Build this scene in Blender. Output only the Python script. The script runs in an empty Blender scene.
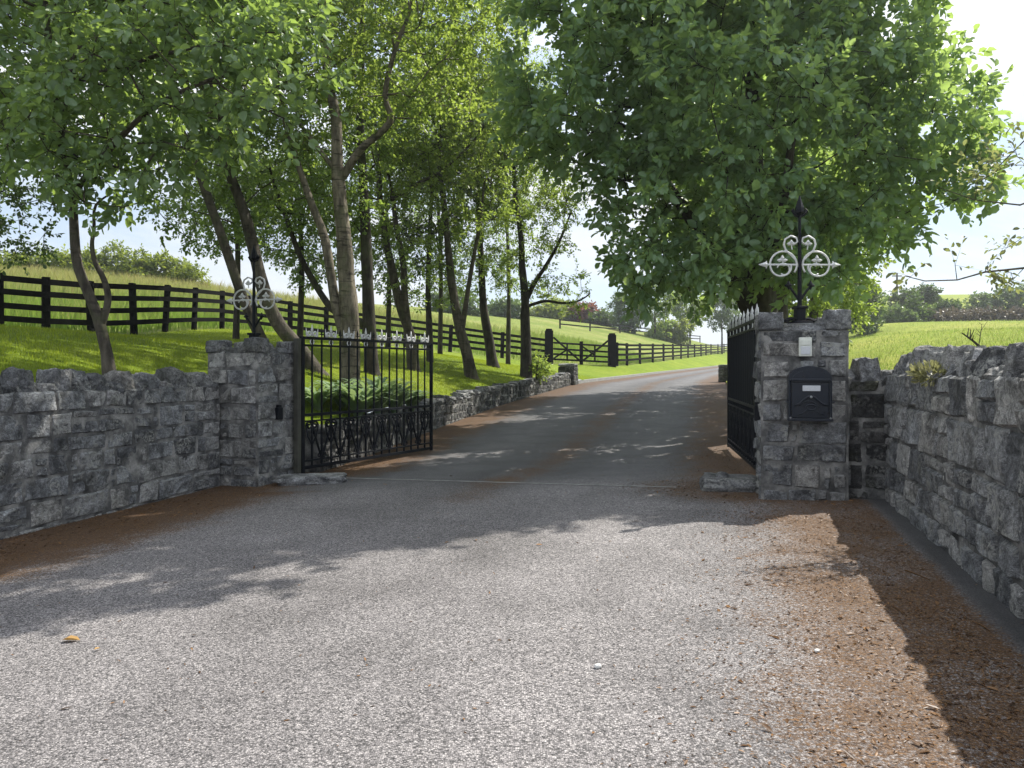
import bpy, bmesh, math, random
import numpy as np
from mathutils import Vector, Matrix, noise as mnoise

rng = np.random.default_rng(11)
random.seed(11)
F, H, HY = 770.0, 1.45, 368.0
scene = bpy.context.scene
COL = scene.collection

# ------------------------------------------------------------------ basic helpers
def P(px, py, d):
    """world point at depth d for a direction measured in the photograph"""
    return np.array([(px - 512.0) / F * d, d, H + (HY - py) / F * d])

def mesh_np(name, V, Fa, smooth=False, attrs=None):
    me = bpy.data.meshes.new(name)
    V = np.asarray(V, np.float32)
    if isinstance(Fa, np.ndarray):
        n, k = Fa.shape
        me.vertices.add(len(V)); me.vertices.foreach_set('co', V.ravel())
        me.loops.add(n * k); me.loops.foreach_set('vertex_index', Fa.astype(np.int32).ravel())
        me.polygons.add(n)
        me.polygons.foreach_set('loop_start', np.arange(0, n * k, k, dtype=np.int32))
        me.polygons.foreach_set('loop_total', np.full(n, k, np.int32))
    else:
        me.from_pydata([tuple(map(float, v)) for v in V], [], Fa)
    me.update(calc_edges=True)
    if smooth:
        me.polygons.foreach_set('use_smooth', np.ones(len(me.polygons), bool))
    if attrs:
        for k_, a in attrs.items():
            at = me.attributes.new(k_, 'FLOAT', 'POINT')
            at.data.foreach_set('value', np.asarray(a, np.float32))
    return me

def tag(o, label=None, cat=None, group=None, kind=None):
    if label: o['label'] = label
    if cat: o['category'] = cat
    if group: o['group'] = group
    if kind: o['kind'] = kind
    return o

def thing(name, label, cat, loc=(0, 0, 0), group=None):
    o = bpy.data.objects.new(name, None)
    o.empty_display_size = 0.2
    COL.objects.link(o)
    o.location = Vector([float(c) for c in loc])
    return tag(o, label, cat, group)

def world_loc(o):
    v = Vector((0, 0, 0))
    while o is not None:
        v = v + o.location; o = o.parent
    return np.array(v)

def part(name, V, Fa, mat, parent=None, smooth=False, attrs=None, label=None, loc=None):
    """V in world coordinates; parented under parent (no rotations on parents)"""
    V = np.asarray(V, float)
    off = world_loc(parent) if parent is not None else np.zeros(3)
    if loc is not None:
        V = V - np.asarray(loc, float)
    else:
        V = V - off
    me = mesh_np(name, V, Fa, smooth, attrs)
    o = bpy.data.objects.new(name, me)
    me.materials.append(mat)
    COL.objects.link(o)
    if parent is not None: o.parent = parent
    if loc is not None:
        o.location = Vector([float(c) for c in (np.asarray(loc, float) - off)])
    if label: o['label'] = label
    return o

class MB:
    def __init__(s): s.V = []; s.F = []; s.T = []; s.n = 0
    def add(s, V, Fs, tint=0.5):
        V = np.asarray(V, float)
        s.V.append(V)
        s.F += [tuple(int(i) + s.n for i in f) for f in Fs]
        s.T.append(np.full(len(V), tint) if np.isscalar(tint) else np.asarray(tint, float))
        s.n += len(V)
        return s
    def out(s): return np.concatenate(s.V), s.F, np.concatenate(s.T)
    def build(s, name, mat, parent=None, smooth=False, label=None, xf=None, loc=None):
        V, Fc, T = s.out()
        if xf is not None: V = xf(V)
        return part(name, V, Fc, mat, parent, smooth, {'tint': T}, label, loc)

def box(mb, c, s, bev=0.0, R=None, tint=0.5):
    """box centre c, full size s, optional chamfer"""
    c = np.asarray(c, float); h = np.asarray(s, float) / 2
    b = min(bev, h.min() * 0.8)
    if b <= 0:
        V = np.array([[x, y, z] for x in (-1, 1) for y in (-1, 1) for z in (-1, 1)], float) * h
        Fs = [(0, 1, 3, 2), (4, 6, 7, 5), (0, 4, 5, 1), (2, 3, 7, 6), (0, 2, 6, 4), (1, 5, 7, 3)]
    else:
        bm = bmesh.new(); bmesh.ops.create_cube(bm, size=1.0)
        for v in bm.verts: v.co = Vector((v.co.x * 2 * h[0], v.co.y * 2 * h[1], v.co.z * 2 * h[2]))
        bmesh.ops.bevel(bm, geom=bm.edges[:], offset=b, segments=2, affect='EDGES', profile=0.6)
        bm.verts.index_update()
        V = np.array([v.co[:] for v in bm.verts]); Fs = [tuple(v.index for v in f.verts) for f in bm.faces]
        bm.free()
    if R is not None: V = V @ np.asarray(R).T
    mb.add(V + c, Fs, tint)

def frames(Pts):
    n = len(Pts)
    T = np.gradient(Pts, axis=0) if n > 2 else np.repeat((Pts[1] - Pts[0])[None], n, 0)
    T /= np.linalg.norm(T, axis=1)[:, None] + 1e-12
    a = np.array([0, 0, 1.0]) if abs(T[0][2]) < 0.9 else np.array([1.0, 0, 0])
    u = np.cross(T[0], a); u /= np.linalg.norm(u)
    U = []; W = []
    for t in T:
        u = u - t * np.dot(u, t); u /= np.linalg.norm(u) + 1e-12
        U.append(u); W.append(np.cross(t, u))
    return np.array(U), np.array(W)

def tube(mb, pts, r, n=6, tint=0.5, cap=True, flat=None):
    Pts = np.asarray(pts, float); m = len(Pts)
    r = np.full(m, r) if np.isscalar(r) else np.asarray(r, float)
    U, W = frames(Pts)
    a = np.linspace(0, 2 * math.pi, n, endpoint=False)
    ring = np.cos(a)[None, :, None] * U[:, None, :] + np.sin(a)[None, :, None] * W[:, None, :]
    V = (Pts[:, None, :] + ring * r[:, None, None]).reshape(-1, 3)
    Fs = [(i * n + j, i * n + (j + 1) % n, (i + 1) * n + (j + 1) % n, (i + 1) * n + j) for i in range(m - 1) for j in range(n)]
    if cap:
        Fs.append(tuple(range(n - 1, -1, -1))); Fs.append(tuple((m - 1) * n + j for j in range(n)))
    mb.add(V, Fs, tint)

def rot_z(a):
    c, s = math.cos(a), math.sin(a)
    return np.array([[c, -s, 0], [s, c, 0], [0, 0, 1.0]])

# ------------------------------------------------------------------ materials
def new_mat(name):
    m = bpy.data.materials.new(name); m.use_nodes = True
    nt = m.node_tree; nt.nodes.clear()
    return m, nt

def N(nt, t, **kw):
    n = nt.nodes.new(t)
    for k, v in kw.items():
        if k == 'inp':
            for kk, vv in v.items(): n.inputs[kk].default_value = vv
        else: setattr(n, k, v)
    return n

def L(nt, a, b): nt.links.new(a, b)

def ramp(nt, src, stops):
    r = N(nt, 'ShaderNodeValToRGB')
    el = r.color_ramp.elements
    while len(el) < len(stops): el.new(0.5)
    for e, (p, c) in zip(el, stops):
        e.position = p
        e.color = (c, c, c, 1) if np.isscalar(c) else (*c, 1)
    L(nt, src, r.inputs[0])
    return r.outputs[0]

def noise(nt, scale, detail=4, rough=0.55, vec=None, dist=0.0):
    n = N(nt, 'ShaderNodeTexNoise', inp={'Scale': scale, 'Detail': detail, 'Roughness': rough, 'Distortion': dist})
    if vec is not None: L(nt, vec, n.inputs['Vector'])
    return n.outputs[0]

def mixc(nt, f, a, b, mode='MIX'):
    m = N(nt, 'ShaderNodeMix', data_type='RGBA', blend_type=mode)
    for s, v in ((m.inputs[0], f), (m.inputs[6], a), (m.inputs[7], b)):
        if isinstance(v, bpy.types.NodeSocket): L(nt, v, s)
        elif np.isscalar(v): s.default_value = v
        else: s.default_value = (*v, 1)
    return m.outputs[2]

def mth(nt, op, a, b=None):
    m = N(nt, 'ShaderNodeMath', operation=op)
    for s, v in ((m.inputs[0], a), (m.inputs[1], b)):
        if v is None: continue
        if isinstance(v, bpy.types.NodeSocket): L(nt, v, s)
        else: s.default_value = v
    return m.outputs[0]

def attr(nt, name): return N(nt, 'ShaderNodeAttribute', attribute_name=name).outputs['Fac']
def objvec(nt): return N(nt, 'ShaderNodeNewGeometry').outputs['Position']

def bump(nt, h, strength=0.4, dist=0.02):
    b = N(nt, 'ShaderNodeBump', inp={'Strength': strength, 'Distance': dist})
    L(nt, h, b.inputs['Height']); return b.outputs[0]

def princ(nt, col, rough=0.7, nrm=None, spec=0.4, metal=0.0):
    p = N(nt, 'ShaderNodeBsdfPrincipled')
    for s, v in ((p.inputs['Base Color'], col), (p.inputs['Roughness'], rough)):
        if isinstance(v, bpy.types.NodeSocket): L(nt, v, s)
        elif np.isscalar(v): s.default_value = v
        else: s.default_value = (*v, 1)
    p.inputs['Specular IOR Level'].default_value = spec
    p.inputs['Metallic'].default_value = metal
    if nrm is not None: L(nt, nrm, p.inputs['Normal'])
    return p

def finish(nt, sh):
    o = N(nt, 'ShaderNodeOutputMaterial'); L(nt, sh, o.inputs[0])

def mat_stone(name, lo, hi, lichen=0.5, warm=(1.0, 0.97, 0.92), moss=0.2):
    m, nt = new_mat(name); t = attr(nt, 'tint')
    cmb = N(nt, 'ShaderNodeCombineXYZ'); tm = mth(nt, 'MULTIPLY', t, 371.0); L(nt, tm, cmb.inputs[0]); L(nt, mth(nt, 'MULTIPLY', t, 83.0), cmb.inputs[2])
    va = N(nt, 'ShaderNodeVectorMath', operation='ADD'); L(nt, objvec(nt), va.inputs[0]); L(nt, cmb.outputs[0], va.inputs[1]); v = va.outputs[0]
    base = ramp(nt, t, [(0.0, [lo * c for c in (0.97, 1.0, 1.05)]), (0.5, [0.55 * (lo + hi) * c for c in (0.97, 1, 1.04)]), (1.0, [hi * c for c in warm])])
    n1 = noise(nt, 9, 6, 0.65, v); n2 = noise(nt, 38, 5, 0.7, v); n3 = noise(nt, 3.2, 5, 0.6, v, 0.6)
    n4 = noise(nt, 1.3, 4, 0.6, v)
    c = mixc(nt, 0.95, base, ramp(nt, n1, [(0.28, 0.42), (0.48, 0.95), (0.72, 1.65)]), 'MULTIPLY')
    c = mixc(nt, 0.8, c, ramp(nt, n2, [(0.3, 0.45), (0.5, 1.0), (0.7, 1.65)]), 'MULTIPLY')
    c = mixc(nt, 0.7, c, ramp(nt, n4, [(0.35, 0.55), (0.65, 1.3)]), 'MULTIPLY')
    n5 = noise(nt, 130, 3, 0.6, v)
    c = mixc(nt, 0.75, c, ramp(nt, n5, [(0.32, 0.5), (0.5, 1.0), (0.68, 1.6)]), 'MULTIPLY')
    wv = N(nt, 'ShaderNodeVectorMath', operation='ADD'); L(nt, v, wv.inputs[0])
    wn = N(nt, 'ShaderNodeTexNoise', inp={'Scale': 12.0, 'Detail': 4.0}); L(nt, v, wn.inputs['Vector'])
    ws = N(nt, 'ShaderNodeVectorMath', operation='SCALE'); L(nt, wn.outputs['Color'], ws.inputs[0]); ws.inputs['Scale'].default_value = .12; L(nt, ws.outputs[0], wv.inputs[1])
    vo = N(nt, 'ShaderNodeTexVoronoi', inp={'Scale': 11.0}); L(nt, wv.outputs[0], vo.inputs['Vector'])
    spots = mth(nt, 'MULTIPLY', ramp(nt, vo.outputs['Distance'], [(0.22, 1.0), (0.36, 0.0)]), ramp(nt, noise(nt, 2.6, 3, 0.6, v), [(0.44, 0.0), (0.56, 1.0)]))
    c = mixc(nt, mth(nt, 'MULTIPLY', mth(nt, 'MULTIPLY', spots, ramp(nt, n5, [(0.35, 0.3), (0.6, 1.0)])), lichen), c, (0.42, 0.42, 0.40))
    dk = mth(nt, 'MULTIPLY', ramp(nt, noise(nt, 4.2, 6, 0.7, v, .8), [(0.5, 0.0), (0.6, 1.0)]), .6)
    c = mixc(nt, dk, c, (0.035, 0.037, 0.042))
    lf = mth(nt, 'MULTIPLY', ramp(nt, n3, [(0.5, 0.0), (0.62, 1.0)]), ramp(nt, n2, [(0.45, 0.0), (0.58, 1.0)]))
    c = mixc(nt, mth(nt, 'MULTIPLY', lf, lichen), c, (0.46, 0.46, 0.43))
    mf = mth(nt, 'MULTIPLY', ramp(nt, noise(nt, 2.1, 5, 0.65, v, 0.3), [(0.52, 0.0), (0.66, 1.0)]), moss)
    c = mixc(nt, mf, c, (0.055, 0.058, 0.03))
    hgt = mth(nt, 'ADD', mth(nt, 'ADD', n1, mth(nt, 'MULTIPLY', n2, 0.8)), mth(nt, 'MULTIPLY', n5, 0.3))
    p = princ(nt, c, 0.9, bump(nt, hgt, 1.0, 0.06), 0.2)
    finish(nt, p.outputs[0]); return m

def mat_mortar():
    m, nt = new_mat('mortar'); v = objvec(nt)
    n1 = noise(nt, 5, 5, 0.6, v); n2 = noise(nt, 60, 4, 0.7, v)
    c = ramp(nt, n1, [(0.3, (0.035, 0.035, 0.036)), (0.46, (0.11, 0.11, 0.108)), (0.66, (0.32, 0.315, 0.30))])
    c = mixc(nt, 0.5, c, ramp(nt, n2, [(0.3, 0.6), (0.7, 1.4)]), 'MULTIPLY')
    finish(nt, princ(nt, c, 0.9, bump(nt, n2, 0.6, 0.02), 0.2).outputs[0]); return m

def mat_simple(name, col, rough=0.5, var=0.25, scale=14, spec=0.4, metal=0.0, bs=0.2):
    m, nt = new_mat(name); v = objvec(nt); n = noise(nt, scale, 5, 0.6, v)
    c = mixc(nt, 1.0, col, ramp(nt, n, [(0.3, 1 - var), (0.7, 1 + var)]), 'MULTIPLY')
    r = ramp(nt, n, [(0.3, rough * 0.8), (0.7, min(1, rough * 1.25))])
    finish(nt, princ(nt, c, r, bump(nt, noise(nt, scale * 5, 3, 0.6, v), bs, 0.01), spec, metal).outputs[0]); return m

def mat_paint_white():
    m, nt = new_mat('white_iron_paint'); v = objvec(nt)
    n = noise(nt, 40, 5, 0.7, v)
    c = ramp(nt, n, [(0.25, (0.35, 0.36, 0.38)), (0.4, (0.5, 0.51, 0.52)), (0.7, (0.66, 0.66, 0.66))])
    finish(nt, princ(nt, c, 0.45).outputs[0]); return m

def mat_timber():
    m, nt = new_mat('black_stained_timber'); v = objvec(nt)
    n = noise(nt, 6, 5, 0.6, v); n2 = noise(nt, 60, 3, 0.6, v)
    c = ramp(nt, n, [(0.3, (0.004, 0.004, 0.005)), (0.6, (0.007, 0.007, 0.007)), (0.8, (0.02, 0.019, 0.017))])
    finish(nt, princ(nt, c, 0.9, bump(nt, n2, 0.4, 0.01), 0.04).outputs[0]); return m

def mat_bark(name, dark, light, rings=0.0):
    m, nt = new_mat(name); g = objvec(nt)
    mp = N(nt, 'ShaderNodeMapping'); L(nt, g, mp.inputs[0]); mp.inputs['Scale'].default_value = (14, 14, 3.5)
    mp2 = N(nt, 'ShaderNodeMapping'); L(nt, g, mp2.inputs[0]); mp2.inputs['Scale'].default_value = (3, 3, 16)
    n1 = noise(nt, 1.0, 6, 0.65, mp.outputs[0]); n2 = noise(nt, 2.2, 4, 0.6, g); n3 = noise(nt, 1.0, 3, 0.6, mp2.outputs[0])
    c = mixc(nt, ramp(nt, n1, [(0.3, 0.0), (0.68, 1.0)]), dark, light)
    c = mixc(nt, 0.8, c, ramp(nt, n2, [(0.3, 0.45), (0.7, 1.4)]), 'MULTIPLY')
    if rings: c = mixc(nt, mth(nt, 'MULTIPLY', ramp(nt, n3, [(0.56, 0.0), (0.64, 1.0)]), rings), c, [0.35 * q for q in dark])
    moss = ramp(nt, noise(nt, 3.5, 4, 0.6, g), [(0.52, 0.0), (0.68, 0.55)])
    c = mixc(nt, moss, c, (0.07, 0.085, 0.035))
    finish(nt, princ(nt, c, 0.9, bump(nt, n1, 0.9, 0.03), 0.2).outputs[0]); return m

def mat_leaf(name, dark, light, trans=0.45, tcol=None, gloss=0.35, tdark=None):
    m, nt = new_mat(name); t = attr(nt, 'tint')
    c = ramp(nt, t, [(0.0, dark), (1.0, light)])
    tc = tcol or [min(1, q) for q in (light[0] * 3.2, light[1] * 2.9, light[2] * 0.9)]
    tcd = tdark or [q * 0.75 for q in tc]
    tcc = ramp(nt, t, [(0.0, tcd), (1.0, tc)])
    p = princ(nt, c, 0.42, None, gloss)
    tr = N(nt, 'ShaderNodeBsdfTranslucent'); L(nt, tcc, tr.inputs[0])
    mx = N(nt, 'ShaderNodeMixShader'); mx.inputs[0].default_value = trans
    L(nt, p.outputs[0], mx.inputs[1]); L(nt, tr.outputs[0], mx.inputs[2])
    finish(nt, mx.outputs[0]); return m

def mat_ground_grass(name, cols, scale=1.0):
    m, nt = new_mat(name); v = objvec(nt)
    n1 = noise(nt, 0.35 * scale, 5, 0.6, v); n2 = noise(nt, 5 * scale, 5, 0.7, v); n3 = noise(nt, 60 * scale, 3, 0.7, v)
    c = ramp(nt, n1, [(0.3, cols[0]), (0.5, cols[1]), (0.7, cols[2])])
    c = mixc(nt, 0.7, c, ramp(nt, n2, [(0.3, 0.6), (0.7, 1.4)]), 'MULTIPLY')
    c = mixc(nt, 0.7, c, ramp(nt, n3, [(0.3, 0.5), (0.7, 1.5)]), 'MULTIPLY')
    finish(nt, princ(nt, c, 0.95, bump(nt, n3, 0.9, 0.05), 0.15).outputs[0]); return m

def mat_asphalt():
    m, nt = new_mat('chipped_asphalt'); v = objvec(nt); lit = attr(nt, 'litter'); smo = attr(nt, 'smooth')
    vo = N(nt, 'ShaderNodeTexVoronoi', inp={'Scale': 125.0, 'Randomness': 1.0}); L(nt, v, vo.inputs['Vector'])
    sep = N(nt, 'ShaderNodeSeparateColor'); L(nt, vo.outputs['Color'], sep.inputs[0])
    chip = ramp(nt, sep.outputs[0], [(0.0, (0.05, 0.049, 0.05)), (0.3, (0.145, 0.137, 0.138)), (0.7, (0.24, 0.225, 0.226)), (1.0, (0.40, 0.378, 0.37))])
    gap = ramp(nt, vo.outputs['Distance'], [(0.35, 1.0), (0.75, 0.35)])
    c = mixc(nt, 0.8, chip, gap, 'MULTIPLY')
    vo2 = N(nt, 'ShaderNodeTexVoronoi', inp={'Scale': 55.0}); L(nt, v, vo2.inputs['Vector'])
    sep2 = N(nt, 'ShaderNodeSeparateColor'); L(nt, vo2.outputs['Color'], sep2.inputs[0])
    c = mixc(nt, 0.45, c, ramp(nt, sep2.outputs[1], [(0.0, 0.7), (1.0, 1.3)]), 'MULTIPLY')
    w = noise(nt, 0.9, 6, 0.6, v, 0.4)
    c = mixc(nt, 0.8, c, ramp(nt, w, [(0.3, 0.62), (0.5, 0.98), (0.7, 1.25)]), 'MULTIPLY')
    c = mixc(nt, 1.0, c, ramp(nt, attr(nt, 'track'), [(0.0, 0.90), (1.0, 1.10)]), 'MULTIPLY')
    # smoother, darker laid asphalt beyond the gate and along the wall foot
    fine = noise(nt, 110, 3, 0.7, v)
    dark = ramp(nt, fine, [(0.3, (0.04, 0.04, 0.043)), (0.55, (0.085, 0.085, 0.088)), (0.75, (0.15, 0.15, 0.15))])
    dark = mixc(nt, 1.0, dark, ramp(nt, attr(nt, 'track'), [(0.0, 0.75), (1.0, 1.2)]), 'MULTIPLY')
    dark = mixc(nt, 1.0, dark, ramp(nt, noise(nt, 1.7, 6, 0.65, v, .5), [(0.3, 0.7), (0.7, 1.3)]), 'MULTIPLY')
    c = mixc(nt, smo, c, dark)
    # fallen needles and catkins trodden into the surface
    br = noise(nt, 1.6, 7, 0.68, v, 0.8); br2 = noise(nt, 45, 4, 0.75, v)
    f = mth(nt, 'ADD', lit, mth(nt, 'MULTIPLY', mth(nt, 'SUBTRACT', br, 0.5), 1.5))
    f = mth(nt, 'ADD', f, mth(nt, 'MULTIPLY', mth(nt, 'SUBTRACT', br2, 0.5), 2.2))
    f = mth(nt, 'SUBTRACT', f, mth(nt, 'MULTIPLY', sep.outputs[0], 0.3))
    f = ramp(nt, f, [(0.45, 0.0), (1.0, 0.85)])
    rust = ramp(nt, noise(nt, 70, 4, 0.75, v), [(0.3, (0.018, 0.009, 0.005)), (0.5, (0.075, 0.035, 0.010)), (0.7, (0.22, 0.112, 0.030))])
    c = mixc(nt, f, c, rust)
    h = mth(nt, 'ADD', mth(nt, 'MULTIPLY', vo.outputs['Distance'], -1.0), fine)
    finish(nt, princ(nt, c, 0.8, bump(nt, h, 0.6, 0.008), 0.3).outputs[0]); return m

M = dict(
    stone=mat_stone('grey_limestone', 0.16, 0.44, 1.0),
    stone_shade=mat_stone('shaded_limestone', 0.04, 0.13, 0.6, moss=.7),  # low wall's shade darkened into the stone colour; the moss is its own
    cope=mat_stone('coping_limestone', 0.12, 0.32, 0.9, moss=0.35),
    slab=mat_stone('pale_limestone', 0.22, 0.38, 0.9),
    mortar=mat_mortar(),
    iron=mat_simple('black_iron_paint', (0.005, 0.0065, 0.010), 0.5, 0.35, 30, 0.14),
    white=mat_paint_white(),
    rustiron=mat_simple('weathered_iron', (0.05, 0.05, 0.04), 0.6, 0.5, 9),
    timber=mat_timber(),
    box=mat_simple('dark_blue_black_casting', (0.006, 0.010, 0.019), 0.32, 0.3, 40, 0.4),
    plate=mat_simple('pale_plate', (0.55, 0.57, 0.6), 0.4, 0.08, 60),
    ivory=mat_simple('ivory_plastic', (0.62, 0.64, 0.58), 0.5, 0.08, 30),
    steel=mat_simple('dull_steel', (0.5, 0.5, 0.5), 0.3, 0.1, 30, 0.5, 0.9),
    concrete=mat_simple('pale_concrete', (0.22, 0.22, 0.21), 0.85, 0.4, 8),
    bark=mat_bark('grey_brown_bark', (0.03, 0.026, 0.021), (0.12, 0.105, 0.085), 0.4),
    bark_pale=mat_bark('pale_birch_bark', (0.06, 0.052, 0.04), (0.24, 0.21, 0.16), 0.7),
    bark_dark=mat_bark('dark_bark', (0.022, 0.019, 0.016), (0.075, 0.066, 0.056)),
    leaf_big=mat_leaf('broad_leaf', (0.09, 0.175, 0.10), (0.20, 0.31, 0.19), 0.46, (0.48, 0.66, 0.15), 0.7),
    leaf_near=mat_leaf('grey_green_leaf', (0.085, 0.15, 0.075), (0.20, 0.29, 0.15), 0.42, (0.38, 0.54, 0.10), 0.6),
    leaf_small=mat_leaf('small_leaf', (0.045, 0.095, 0.032), (0.10, 0.165, 0.06), 0.45, (0.34, 0.48, 0.08)),
    leaf_lime=mat_leaf('lime_leaf', (0.055, 0.11, 0.03), (0.13, 0.20, 0.06), 0.48, (0.44, 0.58, 0.09)),
    leaf_dark=mat_leaf('dark_leaf', (0.022, 0.048, 0.018), (0.05, 0.085, 0.03), 0.35, (0.15, 0.24, 0.04)),
    leaf_far=mat_leaf('far_leaf', (0.045, 0.085, 0.04), (0.09, 0.14, 0.06), 0.35, (0.22, 0.32, 0.08)),
    leaf_hedge=mat_leaf('hedge_leaf', (0.07, 0.11, 0.02), (0.15, 0.2, 0.05), 0.4, (0.4, 0.48, 0.06)),
    leaf_red=mat_leaf('copper_leaf', (0.09, 0.035, 0.035), (0.17, 0.08, 0.06), 0.35, (0.4, 0.15, 0.08)),
    leaf_brown=mat_leaf('brown_twigs', (0.07, 0.06, 0.05), (0.13, 0.115, 0.085), 0.2, (0.2, 0.16, 0.09)),
    leaf_bronze=mat_leaf('bronze_leaf', (0.07, 0.09, 0.04), (0.15, 0.135, 0.07), 0.45, (0.34, 0.38, 0.12)),
    leaf_strap=mat_leaf('strap_leaf', (0.12, 0.19, 0.11), (0.30, 0.40, 0.25), 0.35, (0.4, 0.55, 0.2)),
    sedum=mat_leaf('sedum', (0.12, 0.13, 0.06), (0.38, 0.36, 0.2), 0.3, (0.5, 0.5, 0.2)),
    blade=mat_leaf('grass_blade', (0.095, 0.155, 0.012), (0.215, 0.275, 0.036), 0.45, (0.5, 0.6, 0.045), 0.15),
    hay=mat_leaf('meadow_grass', (0.09, 0.145, 0.025), (0.38, 0.32, 0.15), 0.42, (0.5, 0.46, 0.16), 0.15, (0.26, 0.42, 0.05)),
    lawn=mat_ground_grass('lawn_grass', [(0.11, 0.17, 0.010), (0.15, 0.21, 0.013), (0.20, 0.245, 0.025)]),
    meadow=mat_ground_grass('meadow_ground', [(0.10, 0.15, 0.02), (0.15, 0.185, 0.035), (0.22, 0.22, 0.07)], 0.5),
    field=mat_ground_grass('pasture_ground', [(0.13, 0.18, 0.015), (0.18, 0.22, 0.022), (0.23, 0.24, 0.04)], 0.4),
    asphalt=mat_asphalt(),
    litter=mat_leaf('dry_litter', (0.035, 0.016, 0.008), (0.23, 0.125, 0.055), 0.15, (0.3, 0.17, 0.06), 0.2),
    dryleaf=mat_leaf('dry_leaf', (0.3, 0.17, 0.05), (0.42, 0.26, 0.1), 0.2, (0.4, 0.25, 0.08)),
    pebble=mat_simple('white_pebble', (0.6, 0.6, 0.58), 0.7, 0.15, 20),
)

# ------------------------------------------------------------------ drive profile and edges
_yt = np.linspace(-40, 420, 4601)
_zt = np.interp(_yt, [-40, 0, 9, 12.5, 16, 22, 31, 42, 60, 85, 120, 420], [-.16, 0, .036, .06, .2, .46, .82, .93, 1.15, 1.6, 2.2, 6])
_k = np.ones(25) / 25
_zs = np.convolve(np.pad(_zt, 12, mode='edge'), _k, mode='valid')
def drive_z(x, y):
    return np.interp(y, _yt, _zs) + np.interp(y, [12, 30], [.03, .008]) * np.clip(x, -9, 9)

LW0 = np.array([-3.77, 9.93]); LWd = np.array([-.290, -.957])      # left roadside wall, face line
RW0 = np.array([3.73, 7.66]); RWd = np.array([-.267, -.964])       # right roadside wall, face line
def left_edge(y):
    y = np.asarray(y, float)
    a = LW0[0] + (y - LW0[1]) * LWd[0] / LWd[1]
    b = np.interp(y, [10.0, 10.9, 16, 21.5, 30, 31, 42, 60, 85, 120, 420], [-3.5, -2.75, -1.66, -.25, 2.35, 2.8, 6.7, 13.2, 23.3, 38, 170])
    return np.where(y < 9.95, a, b)
def right_edge(y):
    y = np.asarray(y, float)
    a = RW0[0] + (y - RW0[1]) * RWd[0] / RWd[1]
    b = np.interp(y, [7.66, 8.5, 12.5, 16, 21.5, 31, 42, 60, 85, 120, 420], [3.73, 2.95, 3.95, 4.95, 6.2, 8.6, 12, 18.2, 28, 43, 176])
    return np.where(y < 7.66, a, b)

def ground_px(px, py):
    lo, hi = 1.0, 90.0
    for _ in range(50):
        d = (lo + hi) / 2; p = P(px, py, d)
        if p[2] > drive_z(p[0], p[1]): lo = d
        else: hi = d
    return P(px, py, lo)

# ------------------------------------------------------------------ terrain height (thin-plate through surveyed points)
FENCE = [(-60, 330, 17.6), (0, 333, 18.2), (46, 336, 18.8), (92, 337, 19.6), (134, 334.5, 21.4), (165, 332, 23.4), (194, 330, 26.0), (222, 329, 28.8),
         (254, 331, 31.0), (290, 335, 32.6), (326, 339, 34.2), (364, 343, 36.2), (406, 347, 38.4), (450, 352, 40.4), (502, 358, 42.4), (546, 363, 44.0)]
_rf = [(617, 366.0, 47.0), (627, 365.5, 49.5), (640, 363.8, 54), (652.7, 362.3, 59), (663.5, 361, 64), (673, 359.8, 69.5), (681, 358.8, 75), (688, 357.8, 81), (694.6, 357, 87), (701, 356.2, 93), (706, 355.4, 99), (711, 354.7, 105), (718, 354, 113), (724, 353, 121), (730, 352, 130)]
FARF = np.array([P(*q) for q in _rf])
FENCE3 = np.array([P(*f) for f in FENCE])
GATE_A, GATE_B = P(549, 363.5, 44.0), P(612, 366.3, 46.0)
TREEB = [(110, 380, 9.3), (274, 361, 14.5), (318, 375, 15.5), (349, 384, 15.0), (371, 373, 18.0), (413, 370, 21.0), (429, 362, 24.0), (471, 377, 22.0), (492, 366, 26.0), (525, 377, 25.0)]
ctl = [tuple(p) for p in FENCE3] + [tuple(p) for p in FARF] + [tuple(GATE_A), tuple(GATE_B)] + [tuple(P(*t)) for t in TREEB]
for y, dz in ((0, 1.15), (4, 1.15), (7, 1.2), (9.5, 1.1)):
    x = float(left_edge(y)) - .35; ctl.append((x, y, drive_z(x, y) + dz))
for y, dz in ((11.5, .62), (16, .6), (21.5, .5), (27, .42), (30, .3)):
    x = float(left_edge(y)) - .3; ctl.append((x, y, drive_z(x, y) + dz))
for y in (33, 36, 39, 42, 46, 50, 55, 60, 67, 75, 85, 96, 108, 120, 150):
    x = float(left_edge(y)) - .2; ctl.append((x, y, drive_z(x, y) + .08))
ctl += [tuple(P(*q)) for q in ((-120, 274, 42), (0, 278, 45), (90, 282, 46), (160, 290, 48), (222, 299, 50), (300, 307, 54), (373, 316, 58), (450, 323, 64), (559, 328, 85), (640, 334, 105), (694, 340, 135),
                               )]
ctl += [(-40, 10, 4.0), (-40, -20, 3.0), (-15, -20, 1.6), (-14, 5, 1.9), (-60, 120, 11), (0, 160, 9), (-150, 60, 12), (-150, 250, 16), (60, 320, 12), (-60, 420, 18), (170, 420, 10), (-200, -40, 6)]
ctlL = np.array(ctl)
ctr = []
for y in (0, 4, 7.6):
    x = float(right_edge(y)) + .3; ctr.append((x, y, drive_z(x, y) + .85))
for y in (9.5, 12.5, 16, 21.5, 31, 42, 60, 85, 120):
    x = float(right_edge(y)) + .15; ctr.append((x, y, drive_z(x, y) + .08))
ctr += [(4.6, 13.8, .35), (6.5, 9, 1.05), (9, 14, 1.35), (7, 3, 1.1), (12, 4, 1.3), (12, 18, 1.75), (12, -20, .6), (40, -20, 1.5)]
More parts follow.
